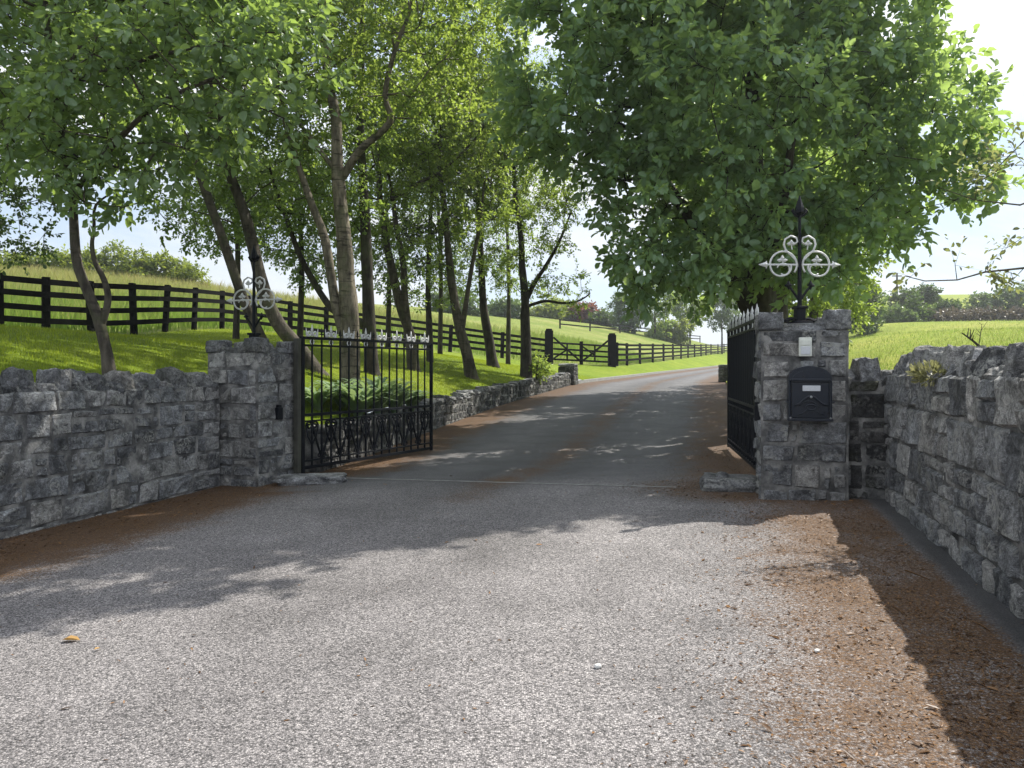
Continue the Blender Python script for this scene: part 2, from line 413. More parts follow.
ctr += [tuple(P(*q)) for q in ((860, 338, 40), (1024, 337, 40), (860, 326.5, 70), (940, 325, 70), (1040, 324, 70), (1200, 320, 72), (960, 299, 135), (860, 302, 140), (1060, 296, 120), (1200, 296, 120), (780, 330, 100))]
ctr += [(110, 300, 20), (250, 300, 26), (180, 420, 24), (250, 60, 10), (230, -40, 4), (120, 180, 18)]
ctlR = np.array(ctr)

def tps_fit(C, lam=0.02):
    S = 50.0
    X = C[:, :2] / S; n = len(X)
    d = np.linalg.norm(X[:, None] - X[None], axis=2)
    K = np.where(d > 0, d * d * np.log(np.maximum(d, 1e-9)), 0) + np.eye(n) * lam * 0.01
    A = np.zeros((n + 3, n + 3)); A[:n, :n] = K
    Q = np.hstack([np.ones((n, 1)), X]); A[:n, n:] = Q; A[n:, :n] = Q.T
    w = np.linalg.solve(A, np.concatenate([C[:, 2], np.zeros(3)]))
    def f(x, y):
        x = np.asarray(x, float); sh = x.shape
        q = np.stack([x.ravel(), np.asarray(y, float).ravel()], 1) / S
        out = np.empty(len(q))
        for i in range(0, len(q), 20000):
            b = q[i:i + 20000]
            dd = np.linalg.norm(b[:, None] - X[None], axis=2)
            out[i:i + 20000] = np.where(dd > 0, dd * dd * np.log(np.maximum(dd, 1e-9)), 0) @ w[:n] + w[n] + b @ w[n + 1:]
        return out.reshape(sh)
    return f
landL = tps_fit(ctlL); landR = tps_fit(ctlR)

FX = np.concatenate([FENCE3[:, 0], [GATE_A[0], GATE_B[0]], list(FARF[:, 0]) + [70]])
FY = np.concatenate([FENCE3[:, 1], [GATE_A[1], GATE_B[1]], list(FARF[:, 1]) + [200]])
def beyond_fence(x, y):
    """signed: > 0 past the fence line (away from the drive)"""
    poly = np.stack([FX, FY], 1); poly = np.vstack([[-16, -40], poly])
    pts = np.stack([np.ravel(x), np.ravel(y)], 1)
    best = np.full(len(pts), 1e9); sgn = np.zeros(len(pts))
    for a, b in zip(poly[:-1], poly[1:]):
        ab = b - a; t = np.clip(((pts - a) @ ab) / (ab @ ab), 0, 1)
        q = a + t[:, None] * ab; d = np.linalg.norm(pts - q, axis=1)
        s = ab[0] * (pts[:, 1] - a[1]) - ab[1] * (pts[:, 0] - a[0])
        m = d < best; best[m] = d[m]; sgn[m] = np.sign(s[m])
    return (best * sgn).reshape(np.shape(x))

def grid_faces(nr, nc):
    i, j = np.meshgrid(np.arange(nr - 1), np.arange(nc - 1), indexing='ij')
    a = (i * nc + j).ravel()
    return np.stack([a, a + 1, a + nc + 1, a + nc], 1)

ys = np.unique(np.concatenate([np.arange(-40, 0, 2.0), np.arange(0, 45, .35), np.arange(45, 100, 1.2), np.arange(100, 421, 10.0)]))
tt = np.unique(np.concatenate([np.arange(0, 14, .35), np.arange(14, 50, 1.4), np.geomspace(50, 420, 30)]))
YY, TT = np.meshgrid(ys, tt, indexing='ij')
# left land
edgeL = left_edge(YY) - np.where(YY < 31, .2, 0.0)
XX = edgeL - TT; ZZ = landL(XX, YY)
V = np.stack([XX, YY, ZZ], 2).reshape(-1, 3); Fq = grid_faces(len(ys), len(tt))[:, ::-1]
fc = V[Fq].mean(1); bey = beyond_fence(fc[:, 0], fc[:, 1]) > 0
def compact(V, Fq):
    u, inv = np.unique(Fq.ravel(), return_inverse=True)
    return V[u], inv.reshape(Fq.shape)
for nm, sel, mt in (('lawn', ~bey, M['lawn']), ('meadow', bey, M['meadow'])):
    v_, f_ = compact(V, Fq[sel]); tag(part(nm, v_, f_, mt, smooth=True), kind='structure')
# right land
edgeR = right_edge(YY) + np.where(YY < 7.66, .2, 0.0)
XX = edgeR + TT; ZZ = landR(XX, YY)
V = np.stack([XX, YY, ZZ], 2).reshape(-1, 3)
keep = V[grid_faces(len(ys), len(tt))].mean(1)[:, 1] > 0.4
v_, f_ = compact(V, grid_faces(len(ys), len(tt))[keep])
tag(part('field', v_, f_, M['field'], smooth=True), kind='structure')

# drive sheet
yr = np.unique(np.concatenate([np.arange(-40, 0, 1.5), np.arange(0, 34, .12), np.arange(34, 100, 1.0), np.arange(100, 421, 12.0)]))
sr = np.linspace(0, 1, 72)
YD, SD = np.meshgrid(yr, sr, indexing='ij')
el = left_edge(YD) - np.where(YD < 31, .25, 0.0); er = right_edge(YD) + np.where(YD < 8, .25, .1)
er = np.where(YD < 0.3, 20.0, er)
XD = el + (er - el) * SD
ZD = drive_z(XD, YD)
dl = XD - left_edge(YD); dr = right_edge(YD) - XD
rowmid = (dl - 2.6) / np.maximum(right_edge(YD) - left_edge(YD), 1)
near = YD < 9.3
def sstep(a, b, x):
    t = np.clip((x - a) / (b - a), 0, 1); return t * t * (3 - 2 * t)
lit = np.zeros_like(XD)
wid = right_edge(YD) - left_edge(YD)
lit = np.where(near, 1.6 * (1 - sstep(.5, 2.4, dl)), 1.25 * (1 - sstep(.5, 2.0, dl)))
rr = 1.15 * (1 - sstep(.75, 2.3, dr)) * sstep(.06, .26, dr)
lit = np.maximum(lit, np.where(near & (YD > .3), rr, 1.2 * (1 - sstep(.6, 2.0, dr))))
cen = np.exp(-((dl / np.maximum(wid, 1) - .52) / .075) ** 2) * sstep(6.5, 9.5, YD) * .95
lit = np.maximum(lit, cen)
gl = np.exp(-((YD - (9.6 - .14 * (XD + 3))) / .5) ** 2) * .45
lit = np.maximum(lit, gl * ((dl < 1.8) | (dr < 1.9)))
lit = np.maximum(lit, .34 * np.exp(-((XD - 1.6) ** 2 + (YD - 5) ** 2 / 3) / 1.2))
tw = dl / np.maximum(wid, 1)
trk = np.clip(np.exp(-((tw - .3) / .11) ** 2) + np.exp(-((tw - .72) / .11) ** 2), 0, 1)
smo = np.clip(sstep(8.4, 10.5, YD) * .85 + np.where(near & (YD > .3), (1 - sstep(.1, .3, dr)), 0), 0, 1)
V = np.stack([XD, YD, ZD], 2).reshape(-1, 3)
tag(part('driveway', V, grid_faces(len(yr), len(sr)), M['asphalt'], smooth=True,
         attrs={'litter': lit.ravel(), 'smooth': smo.ravel(), 'track': trk.ravel()}), kind='structure')

# kerb strip between the drive and the lawn past the low wall
mb = MB(); yk = np.arange(30.6, 110, 1.5); xk = left_edge(yk)
prof = [(-.12, .0), (-.12, .12), (.02, .12), (.03, .0)]
Vk = []; n = len(yk)
for x, y in zip(xk, yk):
    for dx, dz in prof: Vk.append((x + dx, y, drive_z(x, y) + dz))
mb.add(np.array(Vk), [(4 * i + j, 4 * i + j + 1, 4 * i + j + 5, 4 * i + j + 4) for i in range(n - 1) for j in range(3)])
tag(mb.build('kerb', M['concrete']), kind='structure')
# pale threshold strip across the gateway
a = ground_px(338, 478); b = ground_px(676, 487.5)
mb = MB(); k = 24; d2 = (b - a)[:2] / np.linalg.norm((b - a)[:2]); pn = np.array([-d2[1], d2[0]])
Vs = []
for i in range(k + 1):
    c = a + (b - a) * i / k
    for s in (-.028, .028):
        q = c[:2] + pn * s * (1 + .25 * mnoise.noise((i * .7, s * 40, 0))); Vs.append((q[0], q[1], drive_z(q[0], q[1]) + .005))
mb.add(np.array(Vs), [(2 * i, 2 * i + 2, 2 * i + 3, 2 * i + 1) for i in range(k)])
tag(mb.build('threshold_strip', M['concrete']), kind='structure')

# ------------------------------------------------------------------ masonry
def stone_panel(mb, o, du, nrm, length, hgt, seed, res=.045, course=(.15, .30), wid=(.16, .55), relief=.028, zb=None, tint_lo=0.0, tint_hi=1.0):
    """rubble blocks on the plane through o, along du, facing nrm. zb(u) bottom, hgt above the origin"""
    R = random.Random(seed)
    o = np.asarray(o, float); du = np.asarray(du, float); nrm = np.asarray(nrm, float); up = np.array([0, 0, 1.0])
    v = 0.0; courses = []
    while v < hgt - .06:
        h = R.uniform(*course)
        if hgt - v - h < .10: h = hgt - v
        courses.append((v, v + h)); v += h
    blocks = []
    for v0, v1 in courses:
        u = -R.uniform(0, .1)
        while u < length:
            w = R.uniform(*wid) * (1.25 if v1 - v0 > .22 else 1.0)
            u1 = u + w
            if length - u1 < .12: u1 = length
            a, b = max(u, 0), min(u1, length)
            if v1 - v0 > .23 and R.random() < .34:
                vm = v0 + (v1 - v0) * R.uniform(.35, .65); blocks += [(a, b, v0, vm), (a, b, vm, v1)]
            elif v1 - v0 > .2 and b - a > .32 and R.random() < .35:
                um = a + (b - a) * R.uniform(.6, .8); vm = v0 + (v1 - v0) * R.uniform(.4, .6)
                blocks += [(a, um, v0, v1), (um, b, v0, vm), (um, b, vm, v1)]
            else: blocks.append((a, b, v0, v1))
            u = u1
    for (a, b, v0, v1) in blocks:
        g = R.uniform(.005, .013); j = .018
        e = lambda q: 0 if (q < .001 or q > length - .001) else R.uniform(-j, j)
        c00 = (a + g + e(a), v0 + g + R.uniform(-j, j)); c10 = (b - g + e(b), v0 + g + R.uniform(-j, j))
        c11 = (b - g + e(b), v1 - g + R.uniform(-j, j)); c01 = (a + g + e(a), v1 - g + R.uniform(-j, j))
        nu = max(2, int(round((b - a) / res))); nv = max(2, int(round((v1 - v0) / res)))
        eu = min(.3, .020 / max(b - a, .05)); ev = min(.3, .020 / max(v1 - v0, .05))
        us = np.concatenate([[0], np.linspace(eu, 1 - eu, nu), [1]]); vs = np.concatenate([[0], np.linspace(ev, 1 - ev, nv), [1]])
        dep = R.uniform(.35, 1.0) * relief; tx, ty = R.uniform(-.012, .012), R.uniform(-.012, .012)
        sd = R.uniform(0, 90); t = R.uniform(tint_lo, tint_hi)
        Vb = []
        for iv, q in enumerate(vs):
            for iu, s in enumerate(us):
                uu = (c00[0] * (1 - s) + c10[0] * s) * (1 - q) + (c01[0] * (1 - s) + c11[0] * s) * q
                vv = (c00[1] * (1 - s) + c10[1] * s) * (1 - q) + (c01[1] * (1 - s) + c11[1] * s) * q
                edge = iv in (0, len(vs) - 1) or iu in (0, len(us) - 1)
                n1 = mnoise.noise((uu * 7, vv * 7, sd)); n2 = mnoise.noise((uu * 19, vv * 19, sd + 7))
                n3 = mnoise.noise((uu * 41, vv * 41, sd + 3))
                d = -.006 if edge else dep + tx * (s - .5) * 2 + ty * (q - .5) * 2 + .018 * n1 + .011 * n2 + .005 * n3
                if edge:
                    uu += .009 * n2; vv += .009 * n1
                Vb.append(o + du * uu + up * vv + nrm * d)
        nc = len(us)
        Fs = [(i * nc + k_, i * nc + k_ + 1, (i + 1) * nc + k_ + 1, (i + 1) * nc + k_) for i in range(len(vs) - 1) for k_ in range(nc - 1)]
        if np.dot(np.cross(du, up), nrm) < 0: Fs = [f[::-1] for f in Fs]
        mb.add(np.array(Vb), Fs, t)

_bm = bmesh.new(); bmesh.ops.create_cube(_bm, size=2.0); bmesh.ops.subdivide_edges(_bm, edges=_bm.edges[:], cuts=6, use_grid_fill=True)
_bm.verts.index_update()
ROCKV = np.array([v.co[:] for v in _bm.verts]); ROCKF = [tuple(v.index for v in f.verts) for f in _bm.faces]; _bm.free()
def rock(c, s, rz=0.0, seed=0, round_=.35, amp=.13, tilt=0.0, flat_base=True):
    R = random.Random(seed); off = Vector((R.uniform(0, 99), R.uniform(0, 99), R.uniform(0, 99)))
    sph = ROCKV / np.linalg.norm(ROCKV, axis=1)[:, None] * 1.18
    V = ROCKV * (1 - round_) + sph * round_
    nz = np.array([[mnoise.noise(Vector(v) * 1.1 + off), mnoise.noise(Vector(v) * 1.1 + off + Vector((31, 0, 0))), mnoise.noise(Vector(v) * 1.1 + off + Vector((0, 57, 0)))] for v in V])
    n2 = np.array([mnoise.noise(Vector(v) * 3.2 + off) for v in V])
    n5 = np.array([mnoise.noise(Vector(v) * 6.5 + off) for v in V])
    V = V * (1 + (.8 * amp * n2 + .3 * amp * n5)[:, None]) + nz * amp * 1.7
    if flat_base: V[:, 2] = np.maximum(V[:, 2], -1.0)
    V = V * np.asarray(s, float) / 2
    ct, st = math.cos(tilt), math.sin(tilt)
    V = V @ np.array([[ct, 0, -st], [0, 1, 0], [st, 0, ct]]).T
    return V @ rot_z(rz).T + np.asarray(c, float), ROCKF

def slab_core(mb, poly, z0, z1):
    n = len(poly)
    V = np.array([(x, y, z0) for x, y in poly] + [(x, y, z1) for x, y in poly])
    Fs = [tuple(range(n - 1, -1, -1)), tuple(range(n, 2 * n))] + [(i, (i + 1) % n, n + (i + 1) % n, n + i) for i in range(n)]
    mb.add(V, Fs, .3)

def straight_wall(label, o2, d2, nrm2, length, hgt, thick, seed, zbase, mrt=.002, cope=(.15, .25), cope_h=(.09, .24), group=None, mat='stone', res=.04, copemat='cope', relief=.020, course=(.14, .28)):
    o2 = np.asarray(o2, float); d2 = np.asarray(d2, float) / np.linalg.norm(d2); n2 = np.asarray(nrm2, float)
    t = thing('stone_wall', label, 'wall', (o2[0], o2[1], zbase), group)
    e = o2 + d2 * length; bk = -n2 * thick
    mb = MB(); pass
    slab_core(mb, [o2 + n2 * mrt, e + n2 * mrt, e + bk, o2 + bk], zbase - .3, zbase + hgt - .012)
    mb.build('mortar_core', M['mortar'], t)
    mb = MB(); stone_panel(mb, (*o2, zbase - .12), (*d2, 0), (*n2, 0), length, hgt + .12, seed, res, relief=relief, course=course, wid=(.15, .5))
    mb.build('stone_face', M[mat], t, smooth=False)
    mb = MB(); stone_panel(mb, (*(o2 + bk), zbase - .12), (*d2, 0), (*(-n2), 0), length, hgt + .12, seed + 3, max(res, .12), relief=relief)
    mb.build('stone_face', M[mat], t)
    R = random.Random(seed + 1); u = .01; k = 0
    while u < length - .08:
        tall = k % 2 == 1 or R.random() < .15
        w = R.uniform(*cope) * (1.0 if tall else .85)
        h = R.uniform(.72, 1.0) * cope_h[1] if tall else R.uniform(.7, 1.5) * cope_h[0]
        V, Fs = rock((0, 0, h / 2 - .05), (w * .98, thick * R.uniform(.7, .95), h + .06), 0.0, seed * 100 + k, .3, .15, R.uniform(-.12, .12))
        f = 1 - R.uniform(.12, .38) * np.clip(V[:, 2] / max(h, .05), 0, 1) ** 1.3
        V[:, 0] *= f; V[:, 1] *= f
        V = V @ rot_z(math.atan2(d2[1], d2[0]) + R.uniform(-.18, .18)).T
        c = o2 + d2 * (u + w / 2) + bk * .48
        V = V + np.array([c[0], c[1], zbase + hgt])
        part('coping_stone', V, Fs, M[copemat], t, False, {'tint': np.full(len(V), R.uniform(0, 1))})
        u += w * 1.0; k += 1
    return t

def pier(label, centre, ang, size, hgt, zb, seed, corner_h=.15, centre_cap=None):
    t = thing('gate_pier', label, 'pier', (centre[0], centre[1], zb))
    R = rot_z(ang); h = size / 2
    cx, cy = centre
    def w(x, y): q = R @ np.array([x, y, 0]); return np.array([q[0] + cx, q[1] + cy])
    mb = MB(); i_ = h + .005
    slab_core(mb, [w(-i_, -i_), w(i_, -i_), w(i_, i_), w(-i_, i_)], zb - .3, zb + hgt - .01)
    mb.build('mortar_core', M['mortar'], t)
    for k, (a, b, n) in enumerate((((-h, -h), (h, -h), (0, -1)), ((h, -h), (h, h), (1, 0)), ((h, h), (-h, h), (0, 1)), ((-h, h), (-h, -h), (-1, 0)))):
        p0, p1 = w(*a), w(*b); d = (p1 - p0) / size; nn = (R @ np.array([*n, 0]))
        mb = MB(); stone_panel(mb, (*p0, zb - .1), (*d, 0), nn, size, hgt + .1, seed + k, .05, (.19, .27), (.26, .48), .026)
        mb.build('stone_face', M['stone'], t)
    q = 0
    for sx, sy in ((-1, -1), (1, -1), (1, 1), (-1, 1)):
        s = size * .29; c = w(sx * (h - s / 2 + .025), sy * (h - s / 2 + .025)); ch = corner_h * (1 + .2 * random.Random(seed + q).uniform(-1, 1))
        V, Fs = rock((c[0], c[1], zb + hgt + ch / 2), (s, s, ch * 1.1), ang, seed * 7 + q, .18, .08)
        part('cap_stone', V, Fs, M['cope'], t, True, {'tint': np.full(len(V), .4 + .12 * q)}); q += 1
    V, Fs = rock((cx, cy, zb + hgt + .02), (size * .98, size * .98, .09), ang, seed * 7 + 9, .12, .05)
    part('cap_slab', V, Fs, M['cope'], t, True, {'tint': np.full(len(V), .5)})
    return t, w

nL = np.array([.957, -.290])       # face normal of the left wall
nR = np.array([-.964, .267])       # face normal of the right wall
zL = drive_z(-4.2, 8); zR = drive_z(3.2, 6)
straight_wall('dark grey rubble wall with jagged coping along the left side of the forecourt, in front of the lawn', LW0, LWd, nL, 9.2, 1.335, .42, 21, zL - .02)
straight_wall('long grey rubble wall with jagged coping on the right, the yellow field behind it', RW0, RWd, nR, 6.9, 1.305, .42, 37, zR - .02, course=(.18, .36), relief=.028, mrt=-.004, cope=(.2, .36), cope_h=(.1, .25))
# return wall between the right pier and the right wall
wd = np.array([.955, -.296]); wo = np.array([3.30, 7.84])
straight_wall('narrow recessed stone wall joining the letterbox pier to the long right wall', wo, wd, np.array([-.296, -.955]), .52, 1.22, .3, 53, float(drive_z(3.5, 7.8)) - .02, cope=(.2, .26), cope_h=(.1, .24), mat='stone_shade')

# left pier
angL = -math.radians(22.6); szL = .80
cornerL = np.array([-3.23, 9.76]); rL = rot_z(angL)
cL = cornerL + (rL @ np.array([-szL / 2, szL / 2, 0]))[:2]
zpL = float(drive_z(-3.3, 10)) - .02
pL, wL = pier('square stone gate pier on the left with battlement corners, beside the wide open gate leaf', cL, angL, szL, 1.73, zpL, 61)
# right pier
angR = -math.radians(14.5); szR = .82
cornerR = np.array([2.55, 7.87]); rR = rot_z(angR)
cR = cornerR + (rR @ np.array([szR / 2, szR / 2, 0]))[:2]
zpR = float(drive_z(2.95, 7.8)) - .02
pR, wR = pier('square stone gate pier on the right carrying the black letterbox', cR, angR, szR, 1.74, zpR, 83, .17)
# latch keepers on the piers
for pr, wf, at, ang, z in ((pL, wL, (szL / 2 + .03, -.02), angL, zpL + .93), (pR, wR, (-szR / 2 - .035, -.25), angR, zpR + .88)):
    mb = MB(); q = wf(*at); box(mb, (q[0], q[1], z), (.06, .1, .16), .012, rot_z(ang)); box(mb, (q[0], q[1], z + .09), (.05, .06, .05), .01, rot_z(ang))
    mb.build('latch_keeper', M['iron'], pr)

# ------------------------------------------------------------------ base stones at the piers
def rockthing(name, label, cat, specs, mat, group=None):
    V, Fs = rock(*specs[0][:2], **specs[0][2]); base = np.array([V[:, 0].mean(), V[:, 1].mean(), V[:, 2].min()])
    o = part(name, V, Fs, mat, None, True, {'tint': np.full(len(V), .6)}, loc=base)
    return tag(o, label, cat, group)
q = ground_px(311, 483)
rockthing('kerb_stone', 'long pale flat stone at the foot of the left pier under the gate hinge', 'stone', [((q[0], q[1] + .02, q[2] + .04), (.86, .36, .12), dict(rz=.16, seed=5, round_=.3, amp=.14))], M['slab'])
q = ground_px(733, 489)
rockthing('kerb_stone', 'low grey stone slab at the foot of the letterbox pier by the right gate leaf', 'stone', [((q[0] - .02, q[1] + .1, q[2] + .05), (.6, .6, .16), dict(rz=-.25, seed=8, round_=.3, amp=.12))], M['cope'])
q = ground_px(716, 488)
rockthing('cobble', 'small round pale stone lying on the edge of the right pier slab', 'stone', [((q[0] + .06, q[1] - .02, q[2] + .13), (.14, .12, .1), dict(rz=.4, seed=9, round_=.8, amp=.1))], M['slab'])

# ------------------------------------------------------------------ ironwork
def spiral(c, r0, r1, a0, turns, n=22):
    t = np.linspace(0, 1, n); a = a0 + turns * 2 * math.pi * t; r = r0 + (r1 - r0) * t
    return np.stack([c[0] + r * np.cos(a), np.zeros(n), c[1] + r * np.sin(a)], 1)

def iron_cross(label, c, ang, zb):
    t = thing('iron_cross', label, 'iron cross', (c[0], c[1], zb))
    R = rot_z(ang); xf = lambda V: V @ R.T + np.array([c[0], c[1], zb])
    mb = MB(); tube(mb, [(0, 0, 0), (0, 0, .62), (0, 0, 1.0), (0, 0, 1.3), (0, 0, 1.38)], [.026, .022, .018, .014, .003], 8)
    mb.build('upright', M['iron'], t, xf=xf)
    mb = MB(); tube(mb, [(0, 0, 1.17), (0, 0, 1.2), (0, 0, 1.25), (0, 0, 1.38)], [.02, .05, .045, .004], 6)
    for s in (-1, 1):
        tube(mb, [(0, 0, 1.15), (s * .04, 0, 1.17), (s * .075, 0, 1.22), (s * .06, 0, 1.245)], [.012, .02, .018, .004], 6)
    mb.build('spearhead', M['iron'], t, xf=xf)
    # foot
    mb = MB(); box(mb, (0, 0, .1), (.10, .10, .16), .015); box(mb, (0, 0, .19), (.13, .13, .03), .008); box(mb, (0, 0, .02), (.2, .2, .05), .01)
    for s in (-1, 1):
        tube(mb, [(0, 0, .06), (s * .1, 0, .07), (s * .15, 0, .05), (s * .185, 0, .06)], [.02, .022, .026, .006], 6)
    mb.build('foot', M['iron'], t, xf=xf)
    mb = MB()
    for s in (-1, 1):
        tube(mb, [(s * .015, 0, .28), (s * .07, 0, .36), (s * .115, 0, .42)], .013, 6)
        tube(mb, [(s * .08, 0, .43), (s * .125, 0, .43), (s * .16, 0, .42)], [.006, .026, .006], 6)
        tube(mb, [(s * .115, 0, .38), (s * .118, 0, .43), (s * .12, 0, .475)], [.006, .026, .006], 6)
    mb.build('bracket', M['iron'], t, xf=xf)
    mb = MB(); tube(mb, [(-.41, 0, .645), (.41, 0, .645)], .011, 6)
    for s in (-1, 1):
        tube(mb, [(s * .33, 0, .645), (s * .37, 0, .645), (s * .44, 0, .645)], [.008, .03, .003], 6)
        tube(mb, [(s * .355, 0, .605), (s * .36, 0, .645), (s * .355, 0, .685)], [.004, .018, .004], 6)
    mb.build('crossbar', M['white'], t, xf=xf)
    mb = MB()
    for s in (-1, 1):
        # big side scroll
        a = np.linspace(math.radians(-35), math.radians(-35 + 395), 34)
        r = np.linspace(.145, .14, 34); r[-12:] = np.linspace(.14, .08, 12)
        pts = np.stack([s * (.175 - r * np.cos(a)), np.zeros(34), .645 + r * np.sin(a) * .98], 1)
        tube(mb, pts, .011, 6)
        # inner curl
        pts = spiral((0, 0), .075, .05, math.pi * .1, .8, 16); pts[:, 0] = s * (.17 + pts[:, 0]); pts[:, 2] += .59; tube(mb, pts, .008, 6)
        # upper heart lobe
        pts = np.array([(.012, 0, .62), (.045, 0, .70), (.10, 0, .752), (.15, 0, .80), (.17, 0, .86), (.155, 0, .915), (.095, 0, .95), (.035, 0, .93), (.022, 0, .89), (.05, 0, .865)]); pts[:, 0] *= s
        tube(mb, pts, .011, 6)
    mb.build('scrollwork', M['white'], t, smooth=True, xf=xf)
    for s in (-1, 1):
        for (x, z, r) in ((.185, .69, .045), (.09, .865, .035)):
            mb = MB()
            for k in range(3):
                a = math.pi / 2 + (k - 1) * 1.5
                tube(mb, [(s * x, 0, z), (s * x + r * .6 * math.cos(a), 0, z + r * .6 * math.sin(a)), (s * x + r * 1.3 * math.cos(a), 0, z + r * 1.3 * math.sin(a))], [.008, .022, .003], 6)
            tube(mb, [(s * x, 0, z), (s * x * .9, 0, z - .06)], .007, 5)
            mb.build('iron_leaf', M['white'], t, xf=xf)
    return t
iron_cross('white scrolled iron cross with black spear stem on top of the left pier', cL, angL + .1, zpL + 1.79)
iron_cross('white scrolled iron cross with black spear stem on top of the letterbox pier', cR, angR + .28, zpR + 1.80)
V, Fs = rock((cL[0], cL[1], zpL + 1.80), (.42, .42, .16), angL, 77, .7, .06); part('cap_stone', V, Fs, M['cope'], pL, True, {'tint': np.full(len(V), .8)})

def gate(label, hinge, end, zb, ztop, zmid, group):
    hinge = np.asarray(hinge, float); end = np.asarray(end, float); Lg = np.linalg.norm(end - hinge); ang = math.atan2(end[1] - hinge[1], end[0] - hinge[0])
    t = thing('iron_gate', label, 'gate', (hinge[0], hinge[1], zb), group)
    R = rot_z(ang); xf = lambda V: V @ R.T + np.array([hinge[0], hinge[1], 0])
    ht = ztop - zb
    mb = MB(); box(mb, (0, 0, (zb + ztop) / 2 - .01), (.055, .055, ht + .06), .006); mb.build('hinge_stile', M['iron'], t, xf=xf)
    mb = MB(); box(mb, (Lg, 0, (zb + ztop) / 2), (.045, .045, ht + .02), .006); mb.build('lock_stile', M['iron'], t, xf=xf)
    for z, s in ((ztop, .04), (ztop - .1, .03), (zmid, .04), (zmid - .085, .022), (zb + .03, .045), (zb + .12, .022)):
        mb = MB(); box(mb, (Lg / 2, 0, z), (Lg - .05, .03, s), .004); mb.build('rail', M['iron'], t, xf=xf)
    nb = 15
    xs = np.linspace(0, Lg, nb + 2)[1:-1]
    for i, x in enumerate(xs):
        mb = MB(); tube(mb, [(x, 0, zmid), (x, 0, ztop)], .0145, 6)
        tube(mb, [(x, 0, zb + .03), (x, 0, zmid)], .0165, 6)
        mb.build('bar', M['iron'], t, xf=xf)
    step = xs[1] - xs[0]
    for i, x in enumerate(xs):          # V lattice of the lower panel
        if i % 2 == 1:
            mb = MB()
            for s in (-1, 1): tube(mb, [(x, 0, zb + .12), (x + s * step * .92, 0, zmid - .19)], .016, 5)
            for s in (-1, 1):
                p = spiral((s * .045, zb + .17), .045, .012, math.pi / 2 + (math.pi if s < 0 else 0), s * -1.2, 14); p[:, 0] += x; tube(mb, p, .010, 5)
            mb.build('lattice_bar', M['iron'], t, xf=xf)
        else:
            mb = MB()
            for s in (-1, 1):
                p = spiral((s * .055, zmid - .15), .06, .014, 0 if s > 0 else math.pi, s * 1.4, 20); p[:, 0] += x; tube(mb, p, .0135, 5)
                tube(mb, [(x + s * .115, 0, zmid - .15), (x + s * .08, 0, zmid - .3), (x, 0, zmid - .42)], .0135, 5)
            mb.build('scroll', M['iron'], t, xf=xf, smooth=True)
    for i, x in enumerate(xs):          # cresting
        if i % 2 == 0:
            mb = MB()
            tube(mb, [(x, 0, ztop), (x, 0, ztop + .09), (x, 0, ztop + .11), (x, 0, ztop + .19)], [.009, .009, .02, .002], 6)
            for s in (-1, 1):
                p = spiral((s * .05, ztop + .055), .048, .012, -math.pi / 2, s * 1.3, 18); p[:, 0] += x; tube(mb, p, .0125, 5)
                tube(mb, [(x + s * .1, 0, ztop), (x + s * .105, 0, ztop + .06), (x + s * .115, 0, ztop + .14)], [.008, .012, .002], 5)
            p = spiral((0, ztop - .05), .036, .036, 0, 1.0, 16); p[:, 0] += x; tube(mb, p, .008, 5)
            mb.build('crest', M['white'], t, xf=xf, smooth=True)
        else:
            mb = MB(); tube(mb, [(x, 0, ztop), (x, 0, ztop + .07), (x, 0, ztop + .09), (x, 0, ztop + .15)], [.009, .009, .018, .002], 6)
            tube(mb, [(x - .05, 0, ztop + .06), (x, 0, ztop + .06), (x + .05, 0, ztop + .06)], [.004, .012, .004], 5)
            mb.build('spike', M['iron'], t, xf=xf)
    return t
LG = (np.array([-2.84, 10.42]), np.array([-1.37, 13.05])); RG = (np.array([2.90, 9.02]), np.array([3.42, 12.15]))
gate('black iron gate leaf with white cresting, swung open in full view beside the left pier', *LG, .065, 1.86, .81, None)
gate('black iron gate leaf seen almost edge on, open behind the letterbox pier', *RG, .215, 2.03, .97, None)
# hinge posts
mb = MB(); q = LG[0] + np.array([-.045, -.07]); g = float(drive_z(*q)); box(mb, (q[0], q[1], g + .93), (.075, .075, 1.92), .008, rot_z(angL)); o = mb.build('gate_post', M['rustiron'], None, loc=(q[0], q[1], g))
tag(o, 'square weathered iron post between the left pier and its gate leaf', 'post')
mb = MB(); q = RG[0] + np.array([.05, -.09]); g = float(drive_z(*q)); box(mb, (q[0], q[1], g + .95), (.075, .075, 1.95), .008, rot_z(angR)); o = mb.build('gate_post', M['iron'], None, loc=(q[0], q[1], g))
tag(o, 'square black iron post behind the letterbox pier holding the edge on gate leaf', 'post')

# ------------------------------------------------------------------ letterbox and entry panel on the right pier
RRm = rot_z(angR)
def on_pier(V, u, z, out=0.0):
    """local x along the face, y into the pier, z up, origin at face point u,z"""
    V = np.asarray(V, float).copy(); V[:, 0] += u; V[:, 2] += z; V[:, 1] += -szR / 2 - .028 - out
    return V @ RRm.T + np.array([cR[0], cR[1], 0])
ulb, zlb = .035, P(0, 420, 7.72)[2]
lb_loc = on_pier(np.zeros((1, 3)), ulb, zlb)[0]
lb = thing('letterbox', 'black arched top letterbox with pale nameplate on the front of the right pier', 'letterbox', lb_loc)
xf = lambda V: on_pier(V, ulb, zlb)
def arch_poly(w, h, rise, n=14):
    pts = [(-w / 2, 0), (w / 2, 0), (w / 2, h - rise)]
    pts += [(w / 2 * math.cos(a), h - rise + rise * math.sin(a)) for a in np.linspace(0, math.pi, n)[1:-1]]
    return pts + [(-w / 2, h - rise)]
